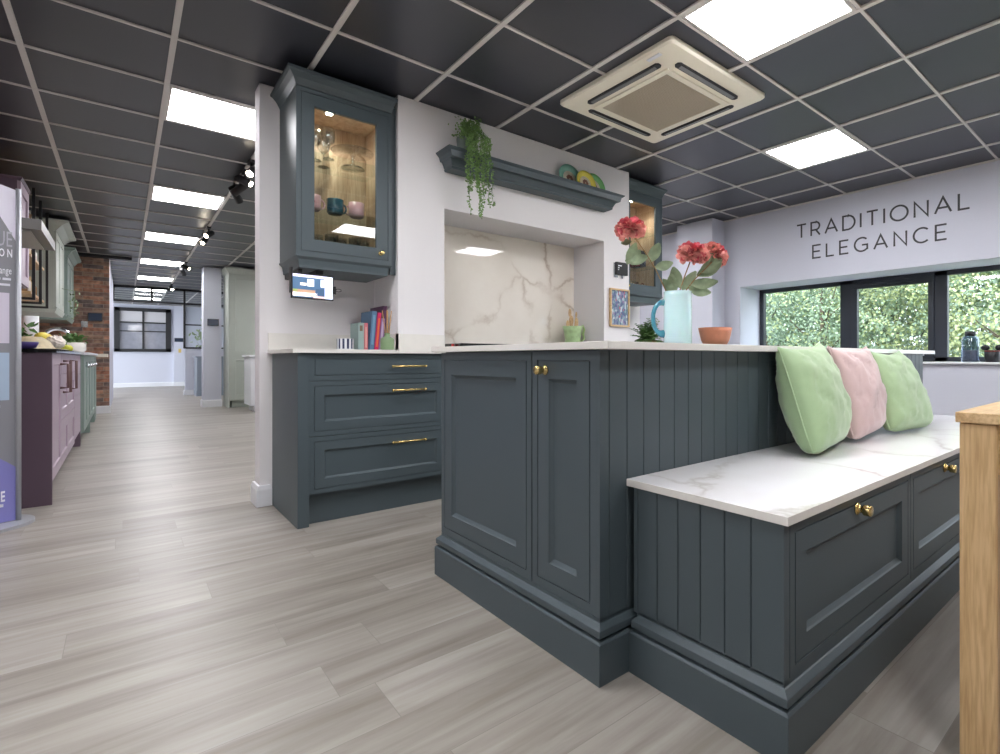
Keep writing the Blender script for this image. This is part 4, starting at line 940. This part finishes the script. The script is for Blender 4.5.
# purple wall cabinet
pw = thing('mauve_wall_cabinet', 'mauve glazed wall cabinet on the left wall beside the hood', 'wall cabinet', (-.78, 6.3, 1.48))
build('carcass', MB().box(-.949, -.64, 6.126, 6.62, 1.485, 2.31), M['purple_dk'], pw)
d = dfx(pw, 6.13, 6.615, 1.49, 2.305, -.62, M['purple'], [(0, 0), (.08, 0), (.082, -.012)])
build('cornice', MB().rings([[(-.949, 6.126-a, z), (-.62+a, 6.126-a, z), (-.62+a, 6.62, z), (-.949, 6.62, z)] for a, z in ((0, 2.31), (.01, 2.325), (.01, 2.335))]), M['purple_dk'], pw)
# hood
hd = thing('extractor_hood', 'stainless steel extractor hood over the mauve cabinets', 'extractor hood', (-.65, 4.9, 1.65))
rs = [[(-.949, 4.5, z), (x, 4.5, z), (x, 5.32, z), (-.949, 5.32, z)] for x, z in ((-.37, 1.65), (-.37, 1.712))]
build('canopy', MB().rings(rs), mat('dull_hood_steel', (120, 118, 116), .42, metal=.9), hd)
build('underside_filter', MB().box(-.90, -.42, 4.56, 5.26, 1.643, 1.65), mat('pale_filter_mesh', (190, 190, 188), .4, metal=.6), hd)
build('filter_lamp', MB().lathe([(0, 1.643), (.03, 1.643), (.028, 1.639), (0, 1.639)], (-.55, 5.0, 0), 16, closed=False), mat('hood_lamp', (255, 250, 235), .4, emit=(255, 246, 226), es=20), hd, label='lit lamp')
# hanging shelf frames
sf = thing('hanging_shelf', 'black steel framed hanging shelf unit holding bottles on the left wall', 'shelf', (-.8, 7.8, 1.44))
for y in (7.26, 7.80, 8.42):
    mb = MB(); r = .011
    mb.box(-.66, -.66+2*r, y-r, y+r, 1.44, H).box(-.945, -.66, y-r, y+r, 1.44, 1.44+2*r).box(-.945, -.913, y-r, y+r, 1.44, H); build('steel_frame', mb, M['black'], sf)
for z in (1.50, 1.86, 2.20): build('shelf_board', MB().box(-.93, -.67, 7.28, 8.40, z, z+.025), M['oak_top'], sf)
bt = 0
for z in (1.525, 1.885, 2.225):
    for k in range(4):
        bt += 1; y = 7.42+k*.25; h = rr.uniform(.16, .22)
        build('bottle', MB().lathe([(0, z), (.035, z), (.036, z+h*.6), (.014, z+h*.75), (.013, z+h), (0, z+h)], (-.74, y, 0), 16, closed=False), mat('bottle_glass', ((214, 190, 150), (150, 120, 90), (220, 214, 200))[bt % 3], .2), label='small bottle on the black framed hanging shelf', cat='bottle', group='bottles on the hanging shelf')
def far_cab(y0, y1, x, z0, z1, m, label, crown):
    t = thing('sage_wall_cabinet', label, 'wall cabinet', (-.78, (y0+y1)/2, z0))
    build('carcass', MB().box(-.949, x-.02, y0, y1, z0, z1), m, t)
    n = 2; w = (y1-y0)/n
    for k in range(n): dfx(t, y0+k*w+.002, y0+(k+1)*w-.002, z0+.01, z1-.01, x, m, SP)
    build('cornice', MB().rings([[(-.949, y0-a, z), (x+a, y0-a, z), (x+a, y1+a, z), (-.949, y1+a, z)] for a, z in ((0, z1), (.01, z1+.01), (crown*.5, z1+.06), (crown, z1+.09), (crown, z1+.11))]), m, t)
    build('pelmet', MB().rings([[(-.949, y0+a, z), (x-a, y0+a, z), (x-a, y1-a, z), (-.949, y1-a, z)] for a, z in ((-.005, z0), (-.005, z0-.012), (.015, z0-.06))]), m, t)
far_cab(8.62, 9.7, -.59, 1.47, 2.37, M['sage_lt'], 'light sage wall cabinet with a flared cornice past the hanging shelf', .11)
far_cab(9.95, 11.1, -.57, 1.46, 2.27, M['sage'], 'sage green wall cabinet against the brick end wall', .08)
# things on the mauve / sage worktops
def item(name, mb, m, label, cat, group=None, **k): return build(name, mb, m, label=label, cat=cat, group=group, **k)
wv = mat('straw_weave', (206, 192, 160), .8, var=.15, vscale=30)
item('straw_hat', MB().lathe([(0, .0), (.20, 0), (.205, .006), (.13, .02), (.10, .07), (.06, .10), (0, .105)], (-.52, 5.62, .939), 30, closed=False), wv, 'pale woven straw dome lying on the black worktop', 'basket')
item('purple_ring_dish', MB().lathe([(.035, 0), (.06, .005), (.075, .04), (.068, .045), (.05, .012), (.035, .008)], (-.475, 4.75, .939), 24, closed=False), mat('deep_violet_glaze', (62, 44, 112), .3), 'small deep violet dish at the near end of the black worktop', 'dish')
item('paper_roll', MB().lathe([(.02, 0), (.055, 0), (.055, .34), (.02, .34), (.02, 0)], (-.66, 7.17, .939), 24, closed=False), M['white'], 'upright white paper roll at the back of the black worktop', 'paper roll')
lemon = mat('lemon_peel', (226, 206, 82), .5)
for k, (x, y, z, lb) in enumerate(((-.56, 6.78, 1.075, 'yellow lemon on the fruit bowl, left'), (-.56, 6.90, 1.08, 'yellow lemon on the fruit bowl, middle'), (-.55, 7.02, 1.075, 'yellow lemon on the fruit bowl, right'))):
    item('lemon', MB().ellipsoid((x, y, z), (.045, .06, .04), 14, 10, fn=lambda d: 1+.15*abs(d.y)**6), lemon, lb, 'lemon', 'lemons in the fruit bowl')
item('fruit_bowl', MB().lathe([(0, 0), (.07, 0), (.08, .01), (.13, .06), (.16, .10), (.153, .10), (.12, .06), (.07, .015), (0, .01)], (-.56, 6.9, .939), 28, closed=False), wv, 'pale bowl holding yellow lemons on the black worktop', 'bowl')
for k, (x, y, lb) in enumerate(((-.40, 6.72, 'yellow green pear at the front of the black worktop, nearer one'), (-.39, 6.86, 'yellow green pear at the front of the black worktop, farther one'))):
    item('pear', MB().ellipsoid((x, y, .975), (.035, .035, .04), 14, 10, fn=lambda d: 1-.25*max(0, d.z)), mat('pear_skin', (196, 196, 60), .5), lb, 'pear', 'pears on the black worktop')
wf_ = thing('white_peony', 'large white peony bloom with leaves at the edge of the black worktop', 'flower', (-.43, 6.35, .939))
pm = MB(); rr2 = random.Random(5); cc = Vector((-.44, 6.35, 1.015))
for k in range(170):
    d = rv(rr2); d.z = abs(d.z)*.8; leafquad(pm, cc+d*.032, d+rv(rr2)*.6, d, .045, .045)
pm.v = []; pm.f = []; pm.m = []; pm.s = []; pm.ellipsoid(cc, (.062, .062, .055), 40, 28, fn=lambda d: 1+.16*math.sin(d.x*13+d.z*9)*math.sin(d.y*12-d.z*7)+.10*noise.noise(d*6)); build('bloom', pm, mat('white_petal', (250, 240, 232), .8), wf_, recalc=False)
pm = MB(); pm.tube([cc, (-.44, 6.36, .945)], .006, 6)
for k in range(9):
    a = k*.7; leafquad(pm, cc+Vector((0, 0, -.05)), Vector((math.cos(a), math.sin(a), -.25)), Z_, .09, .035)
build('leaves', pm, M['leafd'], wf_, recalc=False)
tap = thing('kitchen_tap', 'arched chrome kitchen tap on the sage cabinet worktop', 'tap', (-.73, 9.1, .94))
build('spout', MB().tube([(-.73, 9.1, .945), (-.73, 9.1, 1.12)]+[(-.73+.12-.12*math.cos(a), 9.1, 1.12+.12*math.sin(a)) for a in [PI*k/12 for k in range(1, 13)]]+[(-.49, 9.1, 1.07)], .02, 10), M['chrome'], tap)
build('base', MB().lathe([(0, 0), (.034, 0), (.03, .03), (0, .03)], (-.73, 9.1, .9405), 16, closed=False), M['chrome'], tap)
hp = thing('herb_pot', 'white pot with a low green herb on the sage cabinet worktop', 'plant', (-.42, 8.0, .94))
build('pot', MB().lathe([(0, 0), (.09, 0), (.11, .03), (.11, .11), (.1, .11), (0, .09)], (-.42, 8.0, .941), 24, closed=False), M['counter'], hp)
pm = MB()
for k in range(150): leafquad(pm, Vector((-.42, 8.0, 1.07))+Vector((rr2.gauss(0, .04), rr2.gauss(0, .05), rr2.uniform(-.03, .06))), rv(rr2), rv(rr2), .05, .025)
build('leaves', pm, M['leafd'], hp, recalc=False)
pl = thing('leafy_plant', 'dark green leafy plant behind the straw dome on the black worktop', 'plant', (-.68, 6.0, .939))
build('pot', MB().lathe([(0, 0), (.06, 0), (.075, .1), (.068, .1), (0, .09)], (-.72, 6.2, .939), 20, closed=False), M['terra'], pl)
pm = MB()
for k in range(150): leafquad(pm, Vector((-.70, 6.2, 1.07))+Vector((rr2.gauss(0, .06), rr2.gauss(0, .1), rr2.uniform(-.04, .07))), rv(rr2), rv(rr2), .07, .03)
build('leaves', pm, M['leafd'], pl, recalc=False)
# hanging vine by far cabinet
vp = MB()
for k in range(34): leafquad(vp, Vector((-.45, 8.9, 0))+Vector((rr2.gauss(0, .02), rr2.gauss(0, .02), rr2.uniform(1.36, 1.70))), rv(rr2), rv(rr2), .035, .022)
vp.tube([(-.56, 8.9, 1.72), (-.45, 8.9, 1.7), (-.45, 8.9, 1.38)], .004, 5)
item('hanging_vine', vp, M['leafs'], 'thin green vine hanging in front of the light sage wall cabinet', 'plant', recalc=False)
# screens on brick, pillar, far wall
def small_screen(x0, x1, y, z0, z1, lb, arm=0):
    t = thing('wall_tablet', lb, 'tablet', ((x0+x1)/2, y, z0))
    build('casing', MB().box(x0, x1, y-.03-arm, y-.015-arm, z0, z1), M['black'], t, bevel=.004)
    build('screen', MB().quad((x0+.012, y-.0305-arm, z0+.012), (x1-.012, y-.0305-arm, z0+.012), (x1-.012, y-.0305-arm, z1-.012), (x0+.012, y-.0305-arm, z1-.012)), mat('dim_blue_screen', (42, 50, 66), .15, emit=(60, 72, 96), es=.08), t, recalc=False)
    build('mount', MB().box((x0+x1)/2-.02, (x0+x1)/2+.02, y-.016-arm, y-.0005, (z0+z1)/2-.03, (z0+z1)/2+.03), M['black'], t)
    return t
t_ = small_screen(-.42, -.25, 11.3, 1.46, 1.59, 'small dark tablet on an arm mounted on the brick end wall', .06)
small_screen(1.13, 1.30, 11.5, 1.46, 1.585, 'small grey tablet mounted on the white corridor pillar')
small_screen(1.20, 1.42, 20.78, 1.39, 1.51, 'small dark tablet on the far end wall right of the window')
build('socket', MB().box(-.50, -.42, 11.288, 11.30, 1.36, 1.46), M['steel'], label='metal socket plate on the brick wall', cat='socket', bevel=.003)
# tall sage cabinet by pillar
tc = thing('tall_sage_cabinet', 'tall pale sage larder cabinet beside the corridor pillar', 'tall cabinet', (1.8, 11.3, 0))
build('carcass', MB().box(1.409, 2.35, 11.07, 11.7, .12, 2.38), M['sage_lt'], tc)
build('plinth', MB().box(1.45, 2.3, 11.12, 11.65, 0, .12), M['sage_lt'], tc)
build('side_panel', MB().box(1.395, 1.415, 11.05, 11.7, 0, 2.38), M['sage_lt'], tc)
for z0, z1 in ((.14, .915), (.925, 2.37)): build('door', MB().panel((1.417, 11.05, z0), X_, Z_, -Y_, .9, z1-z0, [(0, 0), (.08, 0), (.086, -.010)]), M['sage_lt'], tc)
build('cornice', MB().rings([[(1.395-a, 11.05-a, z), (2.35+a, 11.05-a, z), (2.35+a, 11.7, z), (1.395-a, 11.7, z)] for a, z in ((0, 2.38), (.01, 2.40), (.04, 2.44), (.06, 2.46), (.06, 2.48))]), M['sage_lt'], tc)
wc = thing('white_base_cabinet', 'white panelled base cabinet end just left of the display wall edge', 'base cabinet', (1.9, 10.3, 0))
build('carcass', MB().box(1.56, 2.5, 10.0, 10.6, .1, .90), M['white'], wc)
build('plinth', MB().box(1.62, 2.45, 10.06, 10.55, 0, .1), M['white'], wc)
for k in range(2): build('door', MB().panel((1.56+k*.47, 9.98, .11), X_, Z_, -Y_, .465, .78, [(0, 0), (.07, 0), (.075, -.008)]), M['white'], wc)
build('worktop', MB().box(1.53, 2.53, 9.95, 10.62, .9, .93), M['white'], wc, bevel=.004)
gb = thing('grey_base_cabinet', 'blue grey base cabinet in front of the far glazed partition', 'base cabinet', (1.7, 15.1, 0))
build('carcass', MB().box(1.27, 2.3, 14.9, 15.5, .1, .89), M['greycab'], gb)
build('plinth', MB().box(1.26, 2.31, 14.89, 15.51, 0, .12), M['greycab'], gb)
for k in range(3): build('door', MB().panel((1.28+k*.34, 14.88, .14), X_, Z_, -Y_, .335, .52, [(0, 0), (.05, 0), (.055, -.008)]), M['greycab'], gb)
for k in range(3): build('drawer', MB().panel((1.28+k*.34, 14.88, .67), X_, Z_, -Y_, .335, .21, [(0, 0), (.04, 0), (.044, -.006)]), M['greycab'], gb)
build('worktop', MB().box(1.24, 2.33, 14.86, 15.53, .89, .92), M['greycab'], gb)
vs = thing('far_plant', 'small green plant in a dark vase on the blue grey cabinet', 'plant', (1.42, 15.2, .92))
build('vase', MB().lathe([(0, 0), (.05, 0), (.08, .08), (.04, .18), (.05, .2), (0, .19)], (1.46, 15.2, .92), 18, closed=False), M['black'], vs)
pm = MB()
for k in range(120): leafquad(pm, Vector((1.46, 15.2, 1.38))+Vector((rr2.gauss(0, .11), rr2.gauss(0, .08), rr2.gauss(0, .13))), rv(rr2), rv(rr2), .10, .05)
for k in range(6): pm.tube([(1.46, 15.2, 1.05), (1.46+rr2.gauss(0, .1), 15.2+rr2.gauss(0, .05), 1.5)], .004, 4)
build('foliage', pm, M['leafs'], vs, recalc=False)
ys = build('yellow_notice', MB().box(1.30, 1.37, 20.768, 20.78, 1.05, 1.17), mat('yellow_card', (214, 186, 110), .6), label='small yellow notice on the far end wall', cat='sign')
# ------------------------------------------------------------------ ceiling track spots
def spot(y, pan, tilt, lb, off=0):
    t = thing('track_spotlight', lb, 'spotlight', (XO+.6, y, H-.006), 0, 'black track spotlights')
    x = XO+.6+off; b0 = Vector((x, y, H-.005))
    build('mount', MB().box(x-.02, x+.02, y-.06, y+.06, H-.03, H-.005).tube([b0+Vector((0, 0, -.02)), b0+Vector((0, 0, -.075))], .010, 8), M['black'], t)
    d = Vector((math.cos(pan)*math.cos(tilt), math.sin(pan)*math.cos(tilt), -math.sin(tilt))); c = b0+Vector((0, 0, -.095)); q = d.to_track_quat('Z', 'Y').to_matrix().to_4x4()
    hd_ = build('lamp_head', MB().lathe([(0, -.08), (.030, -.08), (.034, -.07), (.034, .075), (.029, .075), (.027, .05), (0, .05)], c, 20, M4=q, closed=False), M['black'], t)
    build('lens', MB().lathe([(0, .052), (.026, .052), (.024, .058), (0, .06)], c, 16, M4=q, closed=False), mat('spot_lens', (255, 250, 240), .4, emit=(255, 240, 215), es=25), hd_, label='lit lens')
spot(5.05, -2.0, .55, 'black track spotlight nearest the display wall edge, facing forwards')
spot(5.35, -.9, .45, 'black track spotlight of the near cluster pointing to the right')
spot(5.60, 2.4, .6, 'black track spotlight of the near cluster pointing away left')
spot(5.85, .9, .7, 'black track spotlight of the near cluster pointing away right')
spot(7.95, -2.2, .5, 'black track spotlight beside the second corridor ceiling panel, nearer one')
spot(8.45, -2.0, .6, 'black track spotlight beside the second corridor ceiling panel, farther one')
spot(11.1, -.8, .4, 'black track spotlight before the glazed partition, pointing right')
spot(11.7, 1.2, .6, 'black track spotlight before the glazed partition, pointing away')
spot(14.6, -1.4, .6, 'farthest black track spotlight at the glazed partition')
struct('trim_3', MB().box(XO+.6-.012, XO+.6+.012, 3.9, 15.5, H-.012, H-.003), M['grid'])
struct('trim_4', MB().box(-.949, -.6, 11.18, 11.29, H-.10, H-.004).box(-.6, .1, 11.18, 11.29, H-.05, H-.004), M['black'])
# ------------------------------------------------------------------ banner display
bnr = thing('display_banner', 'curved grey and violet display banner on a silver base at the left edge', 'banner', (-.66, 4.12, 0))
C0 = Vector((-.72, 4.09)); 
dsk = MB().rings([[(C0.x+.36*math.cos(a), C0.y+.25*math.sin(a), z) for a in [2*PI*k/48 for k in range(48)]] for z in (0, .008, .016)])
build('base_plate', dsk, mat('satin_aluminium', (176, 178, 184), .45, metal=.5), bnr)
def bpnt(t, z, o=0):   # curved face from left to right
    x = -1.003+.575*t; y = 4.07-.075*math.sin(PI*t)*1.0-o
    return Vector((x, y+.02*t, z))
ztop = lambda t: 1.86-.085*t*t
nb = 16
def bquad(t0, t1, z0, z1, o, m, name, parent, top=False, n=None, lab=None):
    n = n or nb; mb = MB()
    for k in range(n):
        a, b_ = t0+(t1-t0)*k/n, t0+(t1-t0)*(k+1)/n
        za, zb = (ztop(a), ztop(b_)) if top else (z1, z1)
        mb.quad(bpnt(a, z0, o), bpnt(b_, z0, o), bpnt(b_, zb, o), bpnt(a, za, o))
    return build(name, mb, m, parent, recalc=False)
mb = MB()
for k in range(nb):
    a, b_ = k/nb, (k+1)/nb
    mb.rings([[bpnt(a, .016), bpnt(b_, .016), bpnt(b_, .016, -.012), bpnt(a, .016, -.012)], [bpnt(a, ztop(a)), bpnt(b_, ztop(b_)), bpnt(b_, ztop(b_), -.012), bpnt(a, ztop(a), -.012)]])
gfx = build('graphic_panel', mb, mat('grey_printed_vinyl', (134, 134, 141), .3), bnr)
pr = bpnt(1, 0); build('side_pole', MB().tube([(pr.x+.006, pr.y, .016), (pr.x+.006, pr.y, 1.785)], .011, 12), mat('satin_aluminium', (176, 178, 184), .45, metal=.5), bnr)
pr = bpnt(0, 0); build('side_pole', MB().tube([(pr.x-.006, pr.y, .016), (pr.x-.006, pr.y, 1.86)], .011, 12), mat('satin_aluminium', (176, 178, 184), .45, metal=.5), bnr)
bquad(.3, .955, .66, .91, .001, mat('pale_blue_photo', (168, 186, 208), .3), 'lower_photo', gfx)
bquad(.3, .955, .96, 1.225, .001, mat('pale_lilac_photo', (206, 198, 214), .3), 'upper_photo', gfx)
vm = MB()   # violet sweep at the foot
for k in range(nb):
    a, b_ = k/nb, (k+1)/nb; f_ = lambda t: .016+.52*max(0, math.cos((t-.25)*1.45))**.8
    vm.quad(bpnt(a, .02, .0012), bpnt(b_, .02, .0012), bpnt(b_, f_(b_), .0012), bpnt(a, f_(a), .0012))
build('violet_sweep', vm, mat('violet_print', (128, 126, 190), .3), gfx, recalc=False)
wm_ = MB()
for k in range(8):
    a, b_ = .74+.26*k/8, .74+.26*(k+1)/8; f_ = lambda t: ztop(t)-.04-.24*((t-.74)/.26)**1.3
    wm_.quad(bpnt(a, f_(a), .0012), bpnt(b_, f_(b_), .0012), bpnt(b_, ztop(b_), .0012), bpnt(a, ztop(a), .0012))
build('white_flash', wm_, mat('white_print', (226, 222, 238), .25), gfx, recalc=False)
def btext(s, tr, z, size, name, c=(236, 236, 244), bold=0):
    cu = bpy.data.curves.new('txt', 'FONT'); cu.body = s; cu.size = size; cu.align_x = 'RIGHT'; cu.offset = bold; cu.resolution_u = 2
    tmp = bpy.data.objects.new('tmp', cu); COL.objects.link(tmp); bpy.context.view_layer.update()
    me = bpy.data.meshes.new_from_object(tmp.evaluated_get(bpy.context.evaluated_depsgraph_get())); bpy.data.objects.remove(tmp)
    mb = MB(); vs = []
    for v in me.vertices:
        p = bpnt(tr+v.co.x*.42/.575, z+v.co.y, .0022); vs.append(p)
    mb.add(vs, [tuple(p.vertices) for p in me.polygons]); build(name, mb, mat('banner_print', c, .4), gfx, recalc=False)
btext('UE', .975, 1.47, .115, 'heading_text', (176, 176, 188)); btext('I O N', .975, 1.415, .06, 'heading_text', bold=.001)
btext('range', .97, 1.325, .055, 'body_text'); btext('NE', .93, .13, .075, 'footer_text', bold=.002)
def bmarks(t1, z, h, widths):   # illegible small print as rows of tiny marks
    mb = MB(); t = t1
    for w_ in widths: mb.quad(bpnt(t-w_, z, .0022), bpnt(t, z, .0022), bpnt(t, z+h, .0022), bpnt(t-w_, z+h, .0022)); t -= w_+.012
    build('small_print', mb, M['print_pale'], gfx, recalc=False)
M['print_pale'] = mat('banner_small_print', (214, 214, 224), .4)
bmarks(.965, 1.292, .012, (.05, .03, .06, .02)); bmarks(.96, 1.262, .012, (.07, .05, .04)); bmarks(.92, .10, .016, (.03, .03, .03, .03, .03)); bmarks(.90, .62, .016, (.05, .04))
# ------------------------------------------------------------------ area seen beyond the far wall cabinet
struct('window_4', MB().box(4.35, 4.38, 5.0, 5.03, .0, 1.5).box(4.0, 5.42, 5.0, 5.03, 1.47, 1.5).box(4.0, 4.03, 5.0, 5.03, 0, 1.5), M['black'])
# ------------------------------------------------------------------ outside
struct('ground', MB().box(6.05, 40, -25, 40, -.5, -.4), mat('grass_bank', (104, 120, 74), .9, var=.3, vscale=2))
LM = [mat('sunlit_tree_leaf_%d' % i, c, .6, var=.25, vscale=3) for i, c in enumerate(((150, 168, 136), (140, 160, 132), (178, 186, 134), (132, 152, 132)))]
def tree(x, y, h, r, label, mi, seed, n=13000, ls=1):
    rt = random.Random(seed); t = thing('garden_tree', label, 'tree', (x, y, -.4), 0, 'trees outside the windows')
    tr = MB().tube([(x, y, -.4), (x+.05, y, h*.35), (x, y+.05, h*.8)], .06, 8, taper=[1.2, .9, .3])
    for k in range(7):
        a = rt.uniform(0, 2*PI); z0 = rt.uniform(.1, .6)*h; tr.tube([(x, y, z0), (x+math.cos(a)*r*.7, y+math.sin(a)*r*.7, z0+h*.25)], .018, 6, taper=[1, .3])
    build('trunk', tr, mat('bark', (96, 84, 70), .9), t)
    mb = MB(); cl = [(Vector((x+rt.gauss(0, r*.5), y+rt.gauss(0, r*.6), rt.uniform(.1, 1)*h)), rt.uniform(.25, .5)*r) for _ in range(34)]
    for k in range(n):
        c, s = rt.choice(cl); d = rv(rt); p = c+d*s*rt.uniform(.5, 1)**.5; p.z = max(p.z, -.35)
        L_ = rt.uniform(.035, .075)*ls; leafquad(mb, p, rv(rt)+Vector((0, 0, -.2)), rv(rt), L_, L_*.6, rt.choice((0, 0, 1)))
    build('crown', mb, [LM[mi], LM[(mi+1) % 4]], t, recalc=False)
tree(10.4, 5.9, 3.0, 1.5, 'grey-green tree outside, at the left end of the left window', 3, 1)
tree(9.6, 4.3, 3.3, 1.4, 'mid green leafy tree outside behind the left window', 1, 2)
tree(11.2, 3.6, 4.0, 1.6, 'loose bright green tree outside behind the opening window', 0, 3)
tree(9.8, 2.5, 2.3, 1.1, 'low yellow-green shrub outside behind the opening window', 2, 4)
tree(10.3, 1.3, 3.6, 1.4, 'pale green tree outside behind the right window', 0, 5)
tree(9.0, 1.35, 1.9, .9, 'yellowish shrub outside low behind the right window', 2, 6, 3500)
tree(13.5, 7.5, 4.2, 2.2, 'tall tree farther back outside the left window', 1, 7, 17000, 1.9)
tree(13.5, 4.6, 4.0, 2.0, 'tall tree farther back outside the opening window', 3, 8, 17000, 1.9)
tree(13.5, 1.6, 3.7, 2.0, 'tall tree farther back outside the right window', 1, 9, 17000, 1.9)
# ------------------------------------------------------------------ world, sun, camera
wd_ = bpy.data.worlds.new('sky'); SC.world = wd_; wd_.use_nodes = True
bg = wd_.node_tree.nodes['Background']; bg.inputs['Color'].default_value = (.82, .90, 1, 1); bg.inputs['Strength'].default_value = 3.0
sun = bpy.data.lights.new('sun', 'SUN'); sun.energy = 1.0; sun.angle = .6; sun.color = (1, .96, .88)
so = bpy.data.objects.new('sun', sun); COL.objects.link(so); so.rotation_euler = Vector((.75, .25, -.62)).to_track_quat('-Z', 'Y').to_euler()
cam = bpy.data.cameras.new('camera'); co = bpy.data.objects.new('camera', cam); COL.objects.link(co)
co.location = (0, 0, .882); co.rotation_euler = (PI/2, 0, -.72)
cam.sensor_width = 36; cam.lens = 523.2/1000*36; cam.shift_x = -.0824; cam.shift_y = -.019; cam.clip_start = .05; cam.clip_end = 200
SC.camera = co
SC.view_settings.view_transform = 'Standard'; SC.view_settings.look = 'None'; SC.view_settings.exposure = 1.12; SC.view_settings.gamma = 1; SC.view_settings.use_curve_mapping = False
